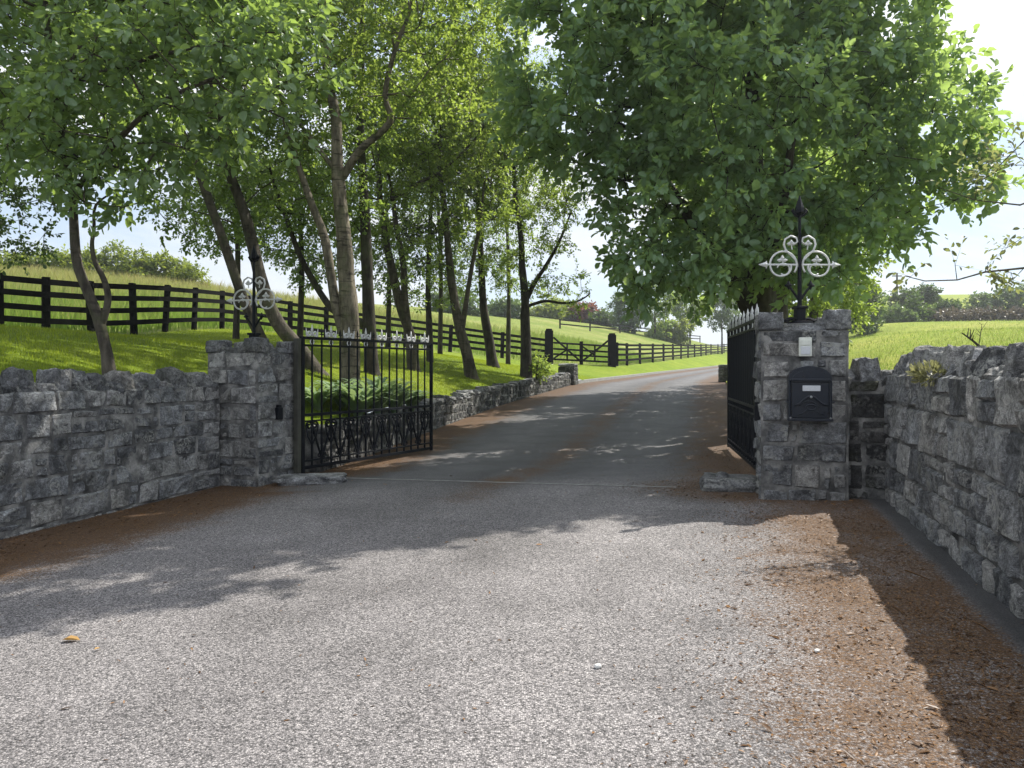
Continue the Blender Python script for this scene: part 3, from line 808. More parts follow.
def extrude(mb, poly, y0, y1):
    n = len(poly); V = np.array([(x, y0, z) for x, z in poly] + [(x, y1, z) for x, z in poly])
    mb.add(V, [tuple(range(n)), tuple(range(2 * n - 1, n - 1, -1))] + [(i, n + i, n + (i + 1) % n, (i + 1) % n) for i in range(n)])
mb = MB(); extrude(mb, arch_poly(.40, .54, .12), -.15, .02); mb.build('body', M['box'], lb, xf=xf)
mb = MB(); extrude(mb, arch_poly(.345, .50, .10), -.163, -.148); mb.build('front_rim', M['box'], lb, xf=xf)
mb = MB(); box(mb, (0, -.175, .405), (.37, .05, .022), .006); box(mb, (0, -.17, .385), (.33, .02, .02), .004); mb.build('slot_hood', M['box'], lb, xf=xf)
mb = MB(); box(mb, (0, -.165, .20), (.345, .02, .34), .008); mb.build('door', M['box'], lb, xf=xf)
for s in (-1, 1):
    mb = MB(); tube(mb, [(s * .19, -.165, .02), (s * .19, -.165, .40)], .012, 6); tube(mb, [(s * .2, -.16, .19), (s * .225, -.15, .19)], .008, 5); mb.build('side_moulding', M['box'], lb, xf=xf)
mb = MB(); box(mb, (0, -.16, .012), (.42, .06, .028), .006); mb.build('bottom_moulding', M['box'], lb, xf=xf)
mb = MB(); box(mb, (.01, -.182, .322), (.165, .012, .055), .004); mb.build('nameplate', M['plate'], lb, xf=xf)
mb = MB()
pts = [(-.15, -.18, .15), (-.11, -.182, .165), (-.07, -.186, .2), (-.03, -.19, .235), (.005, -.192, .245), (.04, -.19, .235), (.08, -.186, .195), (.12, -.182, .165), (.16, -.18, .155)]
tube(mb, pts, .011, 6); mb.build('flap_edge', M['box'], lb, xf=xf, smooth=True)
mb = MB()
a = np.linspace(0, 2 * math.pi, 25)
tube(mb, np.stack([.01 + .048 * np.cos(a), np.full(25, -.182), .135 + .026 * np.sin(a)], 1), .009, 6)
a = np.linspace(.3, 2.6, 12); tube(mb, np.stack([-.02 + .10 * np.cos(a), np.full(12, -.182), .10 + .095 * np.sin(a)], 1), np.linspace(.005, .013, 12), 6)
tube(mb, [(-.02, -.182, .115), (-.07, -.182, .075), (-.115, -.182, .06)], .008, 6); tube(mb, [(.04, -.182, .115), (.08, -.182, .075), (.12, -.182, .06)], .008, 6)
mb.build('post_horn', M['box'], lb, xf=xf, smooth=True)
mb = MB(); tube(mb, [(.005, -.185, .238), (.005, -.205, .238), (.005, -.212, .238)], [.013, .013, .008], 10); mb.build('lock', M['steel'], lb, xf=xf)
for s in (-1, 1):
    mb = MB(); tube(mb, [(s * .185, -.18, .03), (s * .185, -.195, .03)], [.011, .007], 8); mb.build('bolt', M['steel'], lb, xf=xf)
zc = P(0, 347, 7.75)[2]; uc = .005
ep = thing('entry_panel', 'small ivory rectangular entry panel on the right pier above the letterbox', 'panel', on_pier(np.zeros((1, 3)), uc, zc - .095)[0])
xf2 = lambda V: on_pier(V, uc, zc)
mb = MB(); box(mb, (0, -.02, 0), (.122, .05, .19), .008); mb.build('casing', M['ivory'], ep, xf=xf2)
mb = MB(); box(mb, (0, -.048, -.035), (.088, .008, .08), .003); mb.build('cover_plate', M['plate'], ep, xf=xf2)
mb = MB(); box(mb, (0, -.048, .045), (.088, .008, .055), .003); mb.build('speaker_plate', M['ivory'], ep, xf=xf2)

# ------------------------------------------------------------------ low wall beside the drive
t = thing('low_wall', 'low rubble wall curving along the left edge of the drive behind the open gate', 'wall', (-2.75, 10.9, 0))
yv = np.linspace(10.95, 30.0, 14)
mbf, mbc, mbb = MB(), MB(), MB(); R = random.Random(4); kk = 0
for i in range(len(yv) - 1):
    p0 = np.array([float(left_edge(yv[i])), yv[i]]); p1 = np.array([float(left_edge(yv[i + 1])), yv[i + 1]])
    d = p1 - p0; ln = np.linalg.norm(d); d /= ln; n2 = np.array([d[1], -d[0]])
    z0 = float(min(drive_z(*p0), drive_z(*p1))); hh = np.interp(yv[i], [10, 20, 30], [.55, .46, .36]) + abs(float(drive_z(*p0) - drive_z(*p1))) / 2
    stone_panel(mbf, (*p0, z0 - .05), (*d, 0), (*n2, 0), ln, hh + .05, 300 + i, .08, (.12, .2), (.15, .4), .02)
    slab_core(mbc, [p0 + n2 * .003, p1 + n2 * .003, p1 - n2 * .35, p0 - n2 * .35], z0 - .3, z0 + hh - .01)
    u = 0.0
    while u < ln:
        w_ = R.uniform(.2, .36); h_ = R.uniform(.07, .15); c = p0 + d * (u + w_ / 2) - n2 * .17
        V, Fs = rock((c[0], c[1], z0 + hh + h_ / 2 - .02), (w_, .36, h_), math.atan2(d[1], d[0]), 900 + kk, .3, .14, R.uniform(-.15, .15))
        part('coping_stone', V, Fs, M['cope'], t, True, {'tint': np.full(len(V), R.random())}); u += w_ * .98; kk += 1
mbf.build('stone_face', M['stone_shade'], t); mbc.build('mortar_core', M['mortar'], t)
def small_pier(label, c, hgt, s, seed, ang):
    z = float(drive_z(*c)) - .02; tp = thing('stone_post', label, 'post', (c[0], c[1], z)); R = rot_z(ang); h = s / 2
    w = lambda x, y: np.array(c) + (R @ np.array([x, y, 0]))[:2]
    mb = MB(); i_ = h - .005; slab_core(mb, [w(-i_, -i_), w(i_, -i_), w(i_, i_), w(-i_, i_)], z - .2, z + hgt); mb.build('mortar_core', M['mortar'], tp)
    mb = MB()
    for k, (a, b, n) in enumerate((((-h, -h), (h, -h), (0, -1)), ((h, -h), (h, h), (1, 0)), ((h, h), (-h, h), (0, 1)), ((-h, h), (-h, -h), (-1, 0)))):
        p0, p1 = w(*a), w(*b); stone_panel(mb, (*p0, z), (*((p1 - p0) / s), 0), R @ np.array([*n, 0]), s, hgt, seed + k, .09, (.15, .25), (.2, .4), .02)
    mb.build('stone_face', M['stone_shade'], tp)
    V, Fs = rock((c[0], c[1], z + hgt + .05), (s * 1.02, s * 1.02, .14), ang, seed, .3, .1); part('cap_stone', V, Fs, M['cope'], tp, True, {'tint': np.full(len(V), .5)})
small_pier('short stone post ending the low curved wall near the wooden field gate', (2.2, 30.1), .72, .62, 411, -.35)
small_pier('short stone post on the right verge beside the edge on gate leaf', (8.6, 31.2), .6, .42, 431, -.3)

# ------------------------------------------------------------------ timber fences
def fence(label, base, hgt, rails, post_w=.14, over=.06, group=None, lean=.02, seed=1):
    base = np.asarray(base, float); t = thing('rail_fence', label, 'fence', base[0], group); R = random.Random(seed)
    tops = []
    for i, b in enumerate(base):
        d = base[min(i + 1, len(base) - 1)] - base[max(i - 1, 0)]; a = math.atan2(d[1], d[0])
        lx, ly = R.uniform(-lean, lean), R.uniform(-lean, lean) * .5
        mb = MB(); V0 = MB(); box(V0, (0, 0, (hgt + over - .3) / 2), (post_w, post_w * .8, hgt + over + .3), .012, rot_z(a))
        V, Fs, T = V0.out(); V[:, 0] += V[:, 2] * lx; V[:, 1] += V[:, 2] * ly
        part('post', V + b, Fs, M['timber'], t); tops.append((lx, ly))
    for i in range(len(base) - 1):
        a, b = base[i].copy(), base[i + 1].copy(); d = b - a; n2 = np.array([d[1], -d[0]]); n2 /= np.linalg.norm(n2)
        for rz in rails:
            s = R.uniform(-.015, .015)
            p0 = a + [tops[i][0] * rz, tops[i][1] * rz, rz + s]; p1 = b + [tops[i + 1][0] * rz, tops[i + 1][1] * rz, rz + s]
            off = np.array([*(n2 * (post_w * .4 + .02)), 0]); p0 = p0 + off; p1 = p1 + off
            dd = (p1 - p0) / np.linalg.norm(p1 - p0); p0 = p0 - dd * .03; p1 = p1 + dd * .03
            hv = np.array([0, 0, .07]); wv = np.array([*(n2 * .019), 0])
            V = np.array([p0 - hv - wv, p0 - hv + wv, p0 + hv + wv, p0 + hv - wv, p1 - hv - wv, p1 - hv + wv, p1 + hv + wv, p1 + hv - wv])
            part('rail', V, [(0, 1, 2, 3), (7, 6, 5, 4), (0, 4, 5, 1), (1, 5, 6, 2), (2, 6, 7, 3), (3, 7, 4, 0)], M['timber'], t)
    return t
fb = FENCE3.copy(); fb[:, 2] = landL(fb[:, 0], fb[:, 1])
fence('long black four rail fence running along the top of the lawn to the field gate', fb, 1.38, (.34, .67, 1.0, 1.31), .17, .05, lean=.06, seed=3)
rb = FARF.copy(); rb[:, 2] = landL(rb[:, 0], rb[:, 1])
fence('far black rail fence following the drive away to the right of the field gate', rb, 1.38, (.36, .7, 1.03, 1.31), .18, .06, lean=.01, seed=9)
# hedge-side rail fence in the far field
ff = np.array([P(560, 330, 84), P(590, 331, 90), P(620, 332.5, 98), P(650, 334, 108), P(680, 337, 122), P(700, 339, 134)]); ff[:, 2] = landL(ff[:, 0], ff[:, 1])
fence('distant rail fence across the tan field beyond the field gate', ff, 1.0, (.5, .95), .16, .05, seed=12)
# field gate
ga, gb = GATE_A.copy(), GATE_B.copy(); ga[2] = landL(ga[0], ga[1]); gb[2] = landL(gb[0], gb[1])
fg = thing('field_gate', 'black wooden double field gate with diagonal braces and stout posts', 'gate', ga)
for b in (ga, gb):
    mb = MB(); box(mb, (b[0], b[1], b[2] + .78), (.46, .42, 2.2), .03); box(mb, (b[0], b[1], b[2] + 1.92), (.36, .32, .12), .04); mb.build('gate_post', M['timber'], fg)
dg = gb - ga; dn = dg / np.linalg.norm(dg)
for k in range(2):
    s0, s1 = (.07, .49) if k == 0 else (.51, .93)
    a, b = ga + dg * s0, ga + dg * s1
    mb = MB()
    for zz in (.25, .55, .85, 1.2): tube(mb, [a + [0, 0, zz], b + [0, 0, zz]], .055, 4)
    mb.build('gate_rail', M['timber'], fg)
    mb = MB()
    tube(mb, [a + [0, -.05, 1.5 if k == 0 else .2], b + [0, -.05, .2 if k == 0 else 1.5]], .06, 4)
    m_ = (a + b) / 2; tube(mb, [m_ + [0, .05, .2], m_ + [0, .05, 1.2]], .05, 4)
    tube(mb, [(a if k else b) + [0, -.03, 1.1], m_ + [0, -.03, .6]] if k else [(a) + [0, -.03, .3], m_ + [0, -.03, .85]], .05, 4)
    mb.build('brace', M['timber'], fg)
m_ = (ga + gb) / 2
mb = MB(); box(mb, (m_[0], m_[1] - .04, m_[2] + .7), (.2, .16, 1.35), .02); mb.build('meeting_stile', M['timber'], fg)

# ------------------------------------------------------------------ leaves and trees
def nrmz(a): return a / (np.linalg.norm(a, axis=-1, keepdims=True) + 1e-9)
def leaf_mesh(base, dirs, nrm, size, tint, aspect=.62, fold=.18, droop=.15):
    n = len(base); d = nrmz(dirs); s = nrmz(np.cross(d, nrm)); u = nrmz(np.cross(s, d))
    sz = size[:, None]; w = sz * aspect * .5
    mid1, mid2 = base + d * sz * .38, base + d * sz * .76 - u * sz * droop * .4
    f = u * sz * fold * aspect
    V = np.stack([base, mid1 + s * w + f, mid2 + s * w * .78 + f * .7, base + d * sz - u * sz * droop, mid2 - s * w * .78 + f * .7, mid1 - s * w + f], 1)
    i = np.arange(n)[:, None] * 6
    Fq = np.concatenate([i + np.array([0, 1, 2, 3]), i + np.array([0, 3, 4, 5])])
    return V.reshape(-1, 3), Fq, np.repeat(tint, 6)

def scatter_clusters(lobes, n, dmin, R, shell=2.0):
    vol = np.array([np.prod(l[1]) for l in lobes]); pr = vol ** .85; pr /= pr.sum()
    out = np.zeros((0, 3)); tries = 0
    while len(out) < n and tries < 60:
        k = R.choice(len(lobes), size=n, p=pr)
        v = R.normal(size=(n, 3)); v = nrmz(v); r = R.random(n) ** (1 / 3 / 1.0)
        r = 1 - (1 - r) * (1.0 / shell) * 1.3
        C = np.array([l[0] for l in lobes])[k] + v * r[:, None] * np.array([l[1] for l in lobes])[k]
        for c in C:
            if len(out) == 0 or np.min(np.sum((out - c) ** 2, 1)) > dmin * dmin:
                out = np.vstack([out, c])
                if len(out) >= n: break
        tries += 1
    return out

def skeleton(trunks, clusters, R, attach_z, seg=.45, r_tip=.007, expo=2.2):
    pos, par, rad0, can = [], [], [], []
    for path in trunks:
        prev = -1
        for k, (p, r) in enumerate(path):
            p = np.asarray(p, float)
            if k == 0 and len(pos):
                prev = int(np.argmin(np.sum((np.array(pos) - p) ** 2, 1)))
            pos.append(p); par.append(prev); rad0.append(r); can.append(p[2] > attach_z); prev = len(pos) - 1
    nt = len(pos)
    Pn = np.array(pos); cn = np.array(can)
    if len(clusters):
        ref = Pn[cn] if cn.any() else Pn[-1:]
        order = np.argsort(np.min(np.linalg.norm(clusters[:, None] - ref[None], axis=2), 1))
    else: order = []
    tips = []
    for ci in order:
        c = clusters[ci]
        d = c - Pn; dist = np.linalg.norm(d, axis=1)
        cost = dist * (1.0 + .55 * np.clip(-d[:, 2] / (dist + 1e-6), 0, 1)); cost[~cn] = 1e9
        k = int(np.argmin(cost)); a = Pn[k]; m = max(1, int(dist[k] / seg)); prev = k; new = []
        perp = R.normal(size=3) * dist[k] * .07
        for j in range(1, m + 1):
            f = j / m; q = a + (c - a) * f + perp * math.sin(math.pi * f) + np.array([0, 0, -.05 * dist[k] * math.sin(math.pi * f)]) + (R.normal(size=3) * .03 if j < m else 0)
            pos.append(q); par.append(prev); rad0.append(0); can.append(True); prev = len(pos) - 1; new.append(q)
        Pn = np.vstack([Pn, new]); cn = np.concatenate([cn, [True] * len(new)]); tips.append(prev)
    n = len(pos); acc = np.zeros(n); ch = [[] for _ in range(n)]
    for i in range(n):
        if par[i] >= 0: ch[par[i]].append(i)
    done_order = range(n - 1, -1, -1)
    for i in done_order:
        if not ch[i]: acc[i] = max(acc[i], r_tip ** expo)
        if par[i] >= 0 and par[i] < i: acc[par[i]] += acc[i]
    rad = acc ** (1 / expo)
    for i in range(nt):
        if rad0[i] > 0: rad[i] = rad0[i]
    for i in range(nt, n): rad[i] = min(rad[i], rad[par[i]] * .85 if par[i] >= 0 else rad[i])
    return Pn, par, rad, ch, tips

def wood_mesh(mb, Pn, par, rad, ch, wob=.0):
    started = set(); n = len(Pn)
    stack = [i for i in range(n) if par[i] < 0]
    def run(i, first):
        chain = ([first] if first is not None else []) + [i]; cur = i
        while ch[cur]:
            kids = sorted(ch[cur], key=lambda c: -rad[c]); nxt = kids[0]
            for o_ in kids[1:]: todo.append((o_, cur))
            chain.append(nxt); cur = nxt
        return chain
    todo = [(i, None) for i in stack]
    while todo:
        i, f = todo.pop(); chain = run(i, f)
        if len(chain) < 2: continue
        rr_ = rad[chain].copy()
        if f is not None: rr_[0] = min(rr_[0], rr_[1] * 1.25)
        ns = 12 if rr_.max() > .09 else (7 if rr_.max() > .03 else 4)
        pts = Pn[chain]
        if rr_.max() > .05 and len(pts) > 2:      # smooth the polyline
            tt_ = np.linspace(0, len(pts) - 1, (len(pts) - 1) * 4 + 1); i0 = np.clip(tt_.astype(int), 0, len(pts) - 2); fr = (tt_ - i0)[:, None]
            pm = np.vstack([2 * pts[0] - pts[1], pts, 2 * pts[-1] - pts[-2]]); a_, b_, c_, d_ = pm[i0], pm[i0 + 1], pm[i0 + 2], pm[i0 + 3]
            pts = .5 * (2 * b_ + (c_ - a_) * fr + (2 * a_ - 5 * b_ + 4 * c_ - d_) * fr ** 2 + (3 * b_ - a_ - 3 * c_ + d_) * fr ** 3)
            rr_ = np.interp(tt_, np.arange(len(rr_)), rr_)
            rr_ = rr_ * (1 + .10 * np.array([mnoise.noise(Vector(q) * 2.5) for q in pts]))
        tube(mb, pts, rr_, ns, cap=True)

def make_tree(name, label, trunks, lobes, ncl, leaf, leafmat, barkmat, seed, attach_z, dmin=.35, twigs=5, per=12, tw_len=(.25, .55), group=None, cat='tree', shell=2.0, r_tip=.007, up=.15, flare=True, aspect=.62):
    R = np.random.default_rng(seed)
    base = np.asarray(trunks[0][0][0], float)
    t = thing(name, label, cat, base, group)
    if flare:
        p0, r0 = trunks[0][0]; p0 = np.asarray(p0, float); p1 = np.asarray(trunks[0][1][0], float)
        d = (p1 - p0) / np.linalg.norm(p1 - p0)
        trunks = [[(p0 - d * .25, r0 * 1.5), (p0, r0 * 1.32), (p0 + d * .22, r0 * 1.05)] + list(trunks[0][1:])] + list(trunks[1:])
    C = scatter_clusters(lobes, ncl, dmin, R, shell)
    Pn, par, rad, ch, tips = skeleton(trunks, C, R, attach_z, r_tip=r_tip)
    mb = MB(); wood_mesh(mb, Pn, par, rad, ch)
    # twigs
    cen = np.array([l[0] for l in lobes]).mean(0)
    k = len(C); dirs = R.normal(size=(k, twigs, 3)); outw = nrmz(C - cen)[:, None, :]
    dirs = nrmz(nrmz(dirs) + outw * .45 + np.array([0, 0, up]))
    ln = R.uniform(*tw_len, size=(k, twigs))
    s0 = np.repeat(C[:, None], twigs, 1).reshape(-1, 3); e0 = s0 + dirs.reshape(-1, 3) * ln.reshape(-1, 1)
    D = dirs.reshape(-1, 3); a = nrmz(np.cross(D, np.array([.3, .2, 1.0]))); b = np.cross(D, a)
    rt = r_tip * .6
    Vt = np.stack([s0 + a * rt, s0 - a * rt * .5 + b * rt * .87, s0 - a * rt * .5 - b * rt * .87, e0], 1).reshape(-1, 3)
    ii = np.arange(len(s0))[:, None] * 4
    Ft = np.concatenate([ii + np.array([0, 1, 3]), ii + np.array([1, 2, 3]), ii + np.array([2, 0, 3])])
    mb.add(Vt, [tuple(f) for f in Ft])
    mb.build('trunk', barkmat, t, smooth=True)
    # leaves
    nl = k * twigs * per
    f = np.tile(np.linspace(.12, 1.0, per), k * twigs) + R.normal(0, .04, nl)
    S = np.repeat(s0, per, 0); E = np.repeat(e0, per, 0); Dd = np.repeat(D, per, 0)
    bp = S + (E - S) * f[:, None]
    ph = np.tile(np.arange(per) * 2.4, k * twigs) + np.repeat(R.random(k * twigs) * 6, per)
    A = np.repeat(a, per, 0); B = np.repeat(b, per, 0)
    side = A * np.cos(ph)[:, None] + B * np.sin(ph)[:, None]
    tipw = np.clip(f, 0, 1)[:, None]
    ld = nrmz(side * (1.1 - .5 * tipw) + Dd * (.35 + .6 * tipw) + R.normal(0, .22, (nl, 3)) + np.array([0, 0, -.12]))
    bp = bp + ld * leaf * .12
    nr = nrmz(np.array([0, 0, 1.0]) + R.normal(0, .75, (nl, 3)))
    sz = leaf * np.clip(R.normal(1, .24, nl), .45, 1.6)
    tint = np.clip(R.random(nl) * .55 + np.repeat(np.repeat(R.random(k) ** 1.3, twigs), per) * .5, 0, 1)
    V, Fq, T = leaf_mesh(bp, ld, nr, sz, tint, aspect)
    part('crown', V, Fq, leafmat, t, False, {'tint': T})
    return t

def path(pts, d, r0, r1, dz=None):
    n = len(pts); ds = np.linspace(d[0], d[1], n) if isinstance(d, tuple) else np.full(n, d); rs = np.linspace(r0, r1, n)
    return [(P(px, py, dd), r) for (px, py), dd, r in zip(pts, ds, rs)]
def ground_base(tr):
    p = tr[0][0]; p[2] = min(p[2], float(landL(p[0], p[1]))) ; return tr
def Lb(px, py, d, r, sq=1.0):
    r = (r, r, r * sq) if np.isscalar(r) else r
    return (P(px, py, d), r)

# --- the big broad-leaved tree behind the right gate
tb = np.array([4.5, 13.9, float(landR(4.5, 13.9))])
trunks = [[(tb, .36), (tb + [-.05, 0, 1.0], .33), (tb + [-.02, -.05, 2.0], .31), (tb + [-.1, -.1, 3.0], .26), (tb + [-.2, -.2, 4.4], .2), (tb + [-.25, -.3, 6.0], .13), (tb + [-.2, -.3, 7.6], .06)],
          [(tb + [-.02, 0, 1.9], .2), (tb + [-.6, -.2, 2.8], .16), (tb + [-1.4, -.6, 3.7], .11), (tb + [-2.3, -1.2, 4.6], .07)],
          [(tb + [0, 0, 2.2], .2), (tb + [.7, -.2, 3.2], .15), (tb + [1.3, -.6, 4.3], .1), (tb + [1.9, -.8, 5.4], .06)],
          [(tb + [0, -.1, 1.7], .16), (tb + [-.2, -.8, 2.6], .12), (tb + [-.3, -1.9, 3.6], .08), (tb + [-.4, -2.7, 4.6], .05)]]
lob = [Lb(745, 120, 12.6, (2.6, 2.4, 2.5)), Lb(610, 60, 12.2, (1.75, 1.8, 1.9)), Lb(690, 212, 12.0, (1.6, 1.6, 1.2)), Lb(650, 268, 12.6, (.75, 1.0, .5)), Lb(560, 120, 12.4, (.9, 1.0, .9)),
       Lb(860, 130, 12.0, (1.6, 1.6, 1.7)), Lb(915, 125, 11.6, (.85, 1.0, .85)), Lb(865, 205, 11.8, (.9, 1.0, .7)), Lb(800, 240, 11.6, (1.0, 1.0, .75)), Lb(860, 20, 12.2, (1.0, 1.4, 1.3)),
       Lb(720, -60, 12.8, (2.7, 2.4, 2.1)), Lb(600, -70, 13, (1.9, 1.8, 1.6)), Lb(840, -80, 13, (2.0, 1.9, 1.7)), (np.array([2.5, 10.3, 8.5]), (1.7, 1.4, 1.2)), Lb(945, 185, 11.4, (.7, .7, .6)), Lb(965, 110, 11.4, (.55, .6, .5)), Lb(895, 232, 11.4, (.5, .6, .3)), Lb(720, 60, 10.8, (1.5, 1.0, 1.5)), Lb(690, 285, 13.2, (.8, .8, .35))]
make_tree('broadleaf_tree', 'large broad leaved tree spreading over the drive behind the right gate and pier', trunks, lob, 940, .125, M['leaf_big'], M['bark_dark'], 5, 2.0, .29, 6, 13, (.28, .58), shell=2.0)

# --- near tree at the left, twin stems behind the roadside wall
tA = ground_base(path([(111, 384), (106, 350), (98, 318), (87, 290), (77, 262), (74, 225), (73, 195), (62, 150), (56, 90), (45, 10), (40, -80)], (9.3, 9.0), .072, .03))
tA2 = path([(101, 326), (108, 300), (104, 280), (95, 262), (92, 245), (94, 229), (96, 205)], (9.25, 9.2), .045, .015)
tA3 = path([(73, 195), (85, 178), (100, 160), (150, 110), (210, 80), (260, 70)], (9.0, 8.0), .045, .015)
tA4 = path([(60, 140), (72, 78), (110, 70), (160, 55), (230, 40)], (9.0, 8.2), .04, .015)
lob = [Lb(30, 60, 9.3, (1.3, 1.3, 1.2)), Lb(120, 100, 8.6, (1.0, 1.0, .9)), Lb(190, 50, 8.3, (1.0, 1.0, .9)), Lb(275, 75, 7.9, (.55, .7, .55)), Lb(115, 170, 8.6, (.7, .7, .42)), Lb(250, 10, 8, (.7, .8, .6)),
       Lb(60, -80, 9.5, (1.8, 1.6, 1.4)), Lb(190, -70, 8.6, (1.5, 1.3, 1.1)), Lb(20, 150, 9, (.6, .7, .5)), Lb(290, 115, 7.8, (.32, .4, .25)), Lb(185, 130, 8.4, (.5, .6, .35))]
make_tree('twin_stemmed_tree', 'slender grey twin stemmed tree growing just behind the left roadside wall', [tA, tA2, tA3, tA4], lob, 430, .098, M['leaf_near'], M['bark'], 15, 3.2, .24, 5, 12, (.22, .48))

# --- the row along the lawn
def lawn_tree(name, label, paths, lob, n, leafmat, bark, seed, leaf=.075, az=3.0, **kw):
    paths[0] = ground_base(paths[0])
    return make_tree(name, label, paths, lob, int(n * 1.55), leaf * 1.08, leafmat, bark, seed, az, kw.pop('dmin', .3), 5, kw.pop('per', 12), (.25, .55), **kw)
lawn_tree('leaning_tree', 'tree with a grey trunk leaning left, rising directly behind the left pier cross', [path([(276, 364), (259, 334), (240, 290), (223, 240), (207, 195), (190, 150), (165, 100), (140, 60), (125, 0)], (14.5, 13.5), .11, .045)],
          [Lb(150, 60, 13.5, 1.5), Lb(110, -20, 13.5, 1.8), Lb(205, 120, 14, 1.0), Lb(70, 90, 13.6, 1.2)], 170, M['leaf_small'], M['bark'], 31)
lawn_tree('leaning_tree', 'tree with a mossy dark trunk leaning left, behind the gap between left pier and gate', [path([(322, 382), (300, 350), (278, 323), (264, 291), (255, 255), (245, 215), (232, 180), (218, 140), (205, 90), (195, 20)], (15.6, 15.0), .165, .055)],
          [Lb(215, 60, 15, 1.6), Lb(200, -60, 15.5, 2.0), Lb(262, 150, 15.5, 1.0), Lb(185, 190, 15.8, .9), Lb(175, 225, 16, .5), Lb(270, 20, 15.5, 1.4), Lb(245, 205, 16, .7)], 230, M['leaf_small'], M['bark'], 32)
lawn_tree('birch_tree', 'tall tree with the thickest pale trunk, seen through the left gate', [path([(350, 388), (350, 325), (346, 274), (344, 240), (340, 200), (337, 160), (336, 120), (327, 70), (322, 0), (320, -80)], 15.0, .195, .06),
          path([(341, 178), (360, 150), (390, 122), (385, 95), (395, 50), (410, 10), (420, -60)], (15, 14.5), .085, .02), path([(345, 335), (335, 300), (325, 240), (312, 205), (300, 170), (285, 120), (275, 60)], (15, 15.5), .11, .04), path([(337, 172), (318, 148), (298, 120)], 15, .06, .03)],
          [Lb(330, 20, 15, 1.7), Lb(410, 55, 15, 1.6), Lb(350, -80, 15, 2.3), Lb(290, 105, 15.5, 1.1), Lb(440, -40, 14.5, 1.8), Lb(455, 60, 15, 1.0)], 270, M['leaf_lime'], M['bark_pale'], 33, az=5.0)
lawn_tree('dark_stemmed_tree', 'tree with a straight almost black trunk close behind the pale thick trunk', [path([(372, 376), (369, 320), (366, 240), (363, 180), (360, 120), (362, 50), (360, -30)], 18.0, .165, .05), path([(368, 325), (340, 314), (325, 300), (302, 260), (285, 215), (270, 170)], (18, 18.5), .11, .04)],
          [Lb(365, 80, 18, 1.9), Lb(345, 175, 18, 1.3), Lb(370, -40, 18, 2.2), Lb(305, 195, 18.5, 1.1), Lb(270, 165, 18.5, 1.2), Lb(320, 110, 18, 1.4), Lb(318, 240, 18.5, .8), Lb(262, 225, 18.5, .7)], 240, M['leaf_small'], M['bark_dark'], 34, az=4.0)
lawn_tree('forked_tree', 'slim forked tree with two thin mossy stems, just right of the dark straight trunk', [path([(414, 373), (410, 335), (400, 305), (392, 270), (386, 240), (380, 200), (378, 160), (370, 100)], 21.0, .16, .05), path([(410, 338), (405, 300), (403, 262), (396, 225), (393, 195), (386, 165)], 21, .11, .04), path([(394, 200), (415, 185), (440, 172), (465, 150)], 21, .06, .03)],
          [Lb(385, 150, 21, 1.8), Lb(430, 130, 21, 1.7), Lb(410, 50, 21, 2.2), Lb(400, 220, 21, 1.0), Lb(360, 220, 21.5, 1.0), Lb(378, 262, 21, .8), Lb(412, 285, 21, .6)], 230, M['leaf_lime'], M['bark'], 35, az=4.0)
lawn_tree('slender_tree', 'slender dark stemmed tree directly behind the free end of the left gate leaf', [path([(430, 366), (429, 320), (428, 290), (430, 230), (432, 190), (436, 130)], 24.0, .11, .04)],
          [Lb(430, 195, 24, 1.6), Lb(442, 120, 24, 2.2), Lb(425, 245, 24, 1.0), Lb(400, 255, 24, .9)], 170, M['leaf_dark'], M['bark_dark'], 36, az=4.5)
lawn_tree('lawn_tree', 'tree with a trunk leaning slightly left, standing on the lawn past the gate end', [path([(472, 380), (466, 350), (459, 326), (452, 285), (449, 258), (445, 215), (440, 160), (442, 90)], 22.0, .17, .05), path([(461, 335), (468, 290), (474, 255), (480, 225), (485, 180)], 22, .08, .03)],
          [Lb(440, 130, 22, 1.9), Lb(470, 190, 22, 1.3), Lb(455, 245, 22, .9), Lb(462, 40, 22, 2.0), Lb(485, 130, 22, 1.3), Lb(440, 285, 22, .55)], 230, M['leaf_lime'], M['bark'], 37, az=4.5)
lawn_tree('lawn_tree', 'tree with a curved trunk, second from the field gate on the lawn', [path([(493, 368), (489, 340), (485, 318), (483, 300), (481, 258), (478, 200), (480, 150), (484, 80)], 26.0, .18, .05)],
          [Lb(480, 170, 26, 2.1), Lb(487, 235, 26, 1.4), Lb(490, 80, 26, 2.3), Lb(500, 265, 26, .8), Lb(470, 280, 26, .7)], 220, M['leaf_small'], M['bark_dark'], 38, az=4.0)
lawn_tree('lawn_tree', 'tree forking low into spreading branches, nearest the field gate and end post', [path([(526, 380), (526, 345), (525, 317), (525, 297), (522, 265), (521, 238), (515, 190), (512, 130)], 25.0, .19, .05), path([(526, 300), (535, 282), (547, 264), (560, 240), (570, 215)], 25, .09, .03), path([(526, 306), (545, 301), (562, 303), (578, 301), (590, 293)], 25, .06, .02)],
          [Lb(518, 185, 25, 1.5), Lb(548, 225, 25, 1.0), Lb(505, 120, 25, 1.7), Lb(578, 292, 25, .55), Lb(565, 195, 25, .9), Lb(505, 265, 25, .7), Lb(545, 285, 25, .6)], 210, M['leaf_lime'], M['bark_dark'], 39, az=3.6)
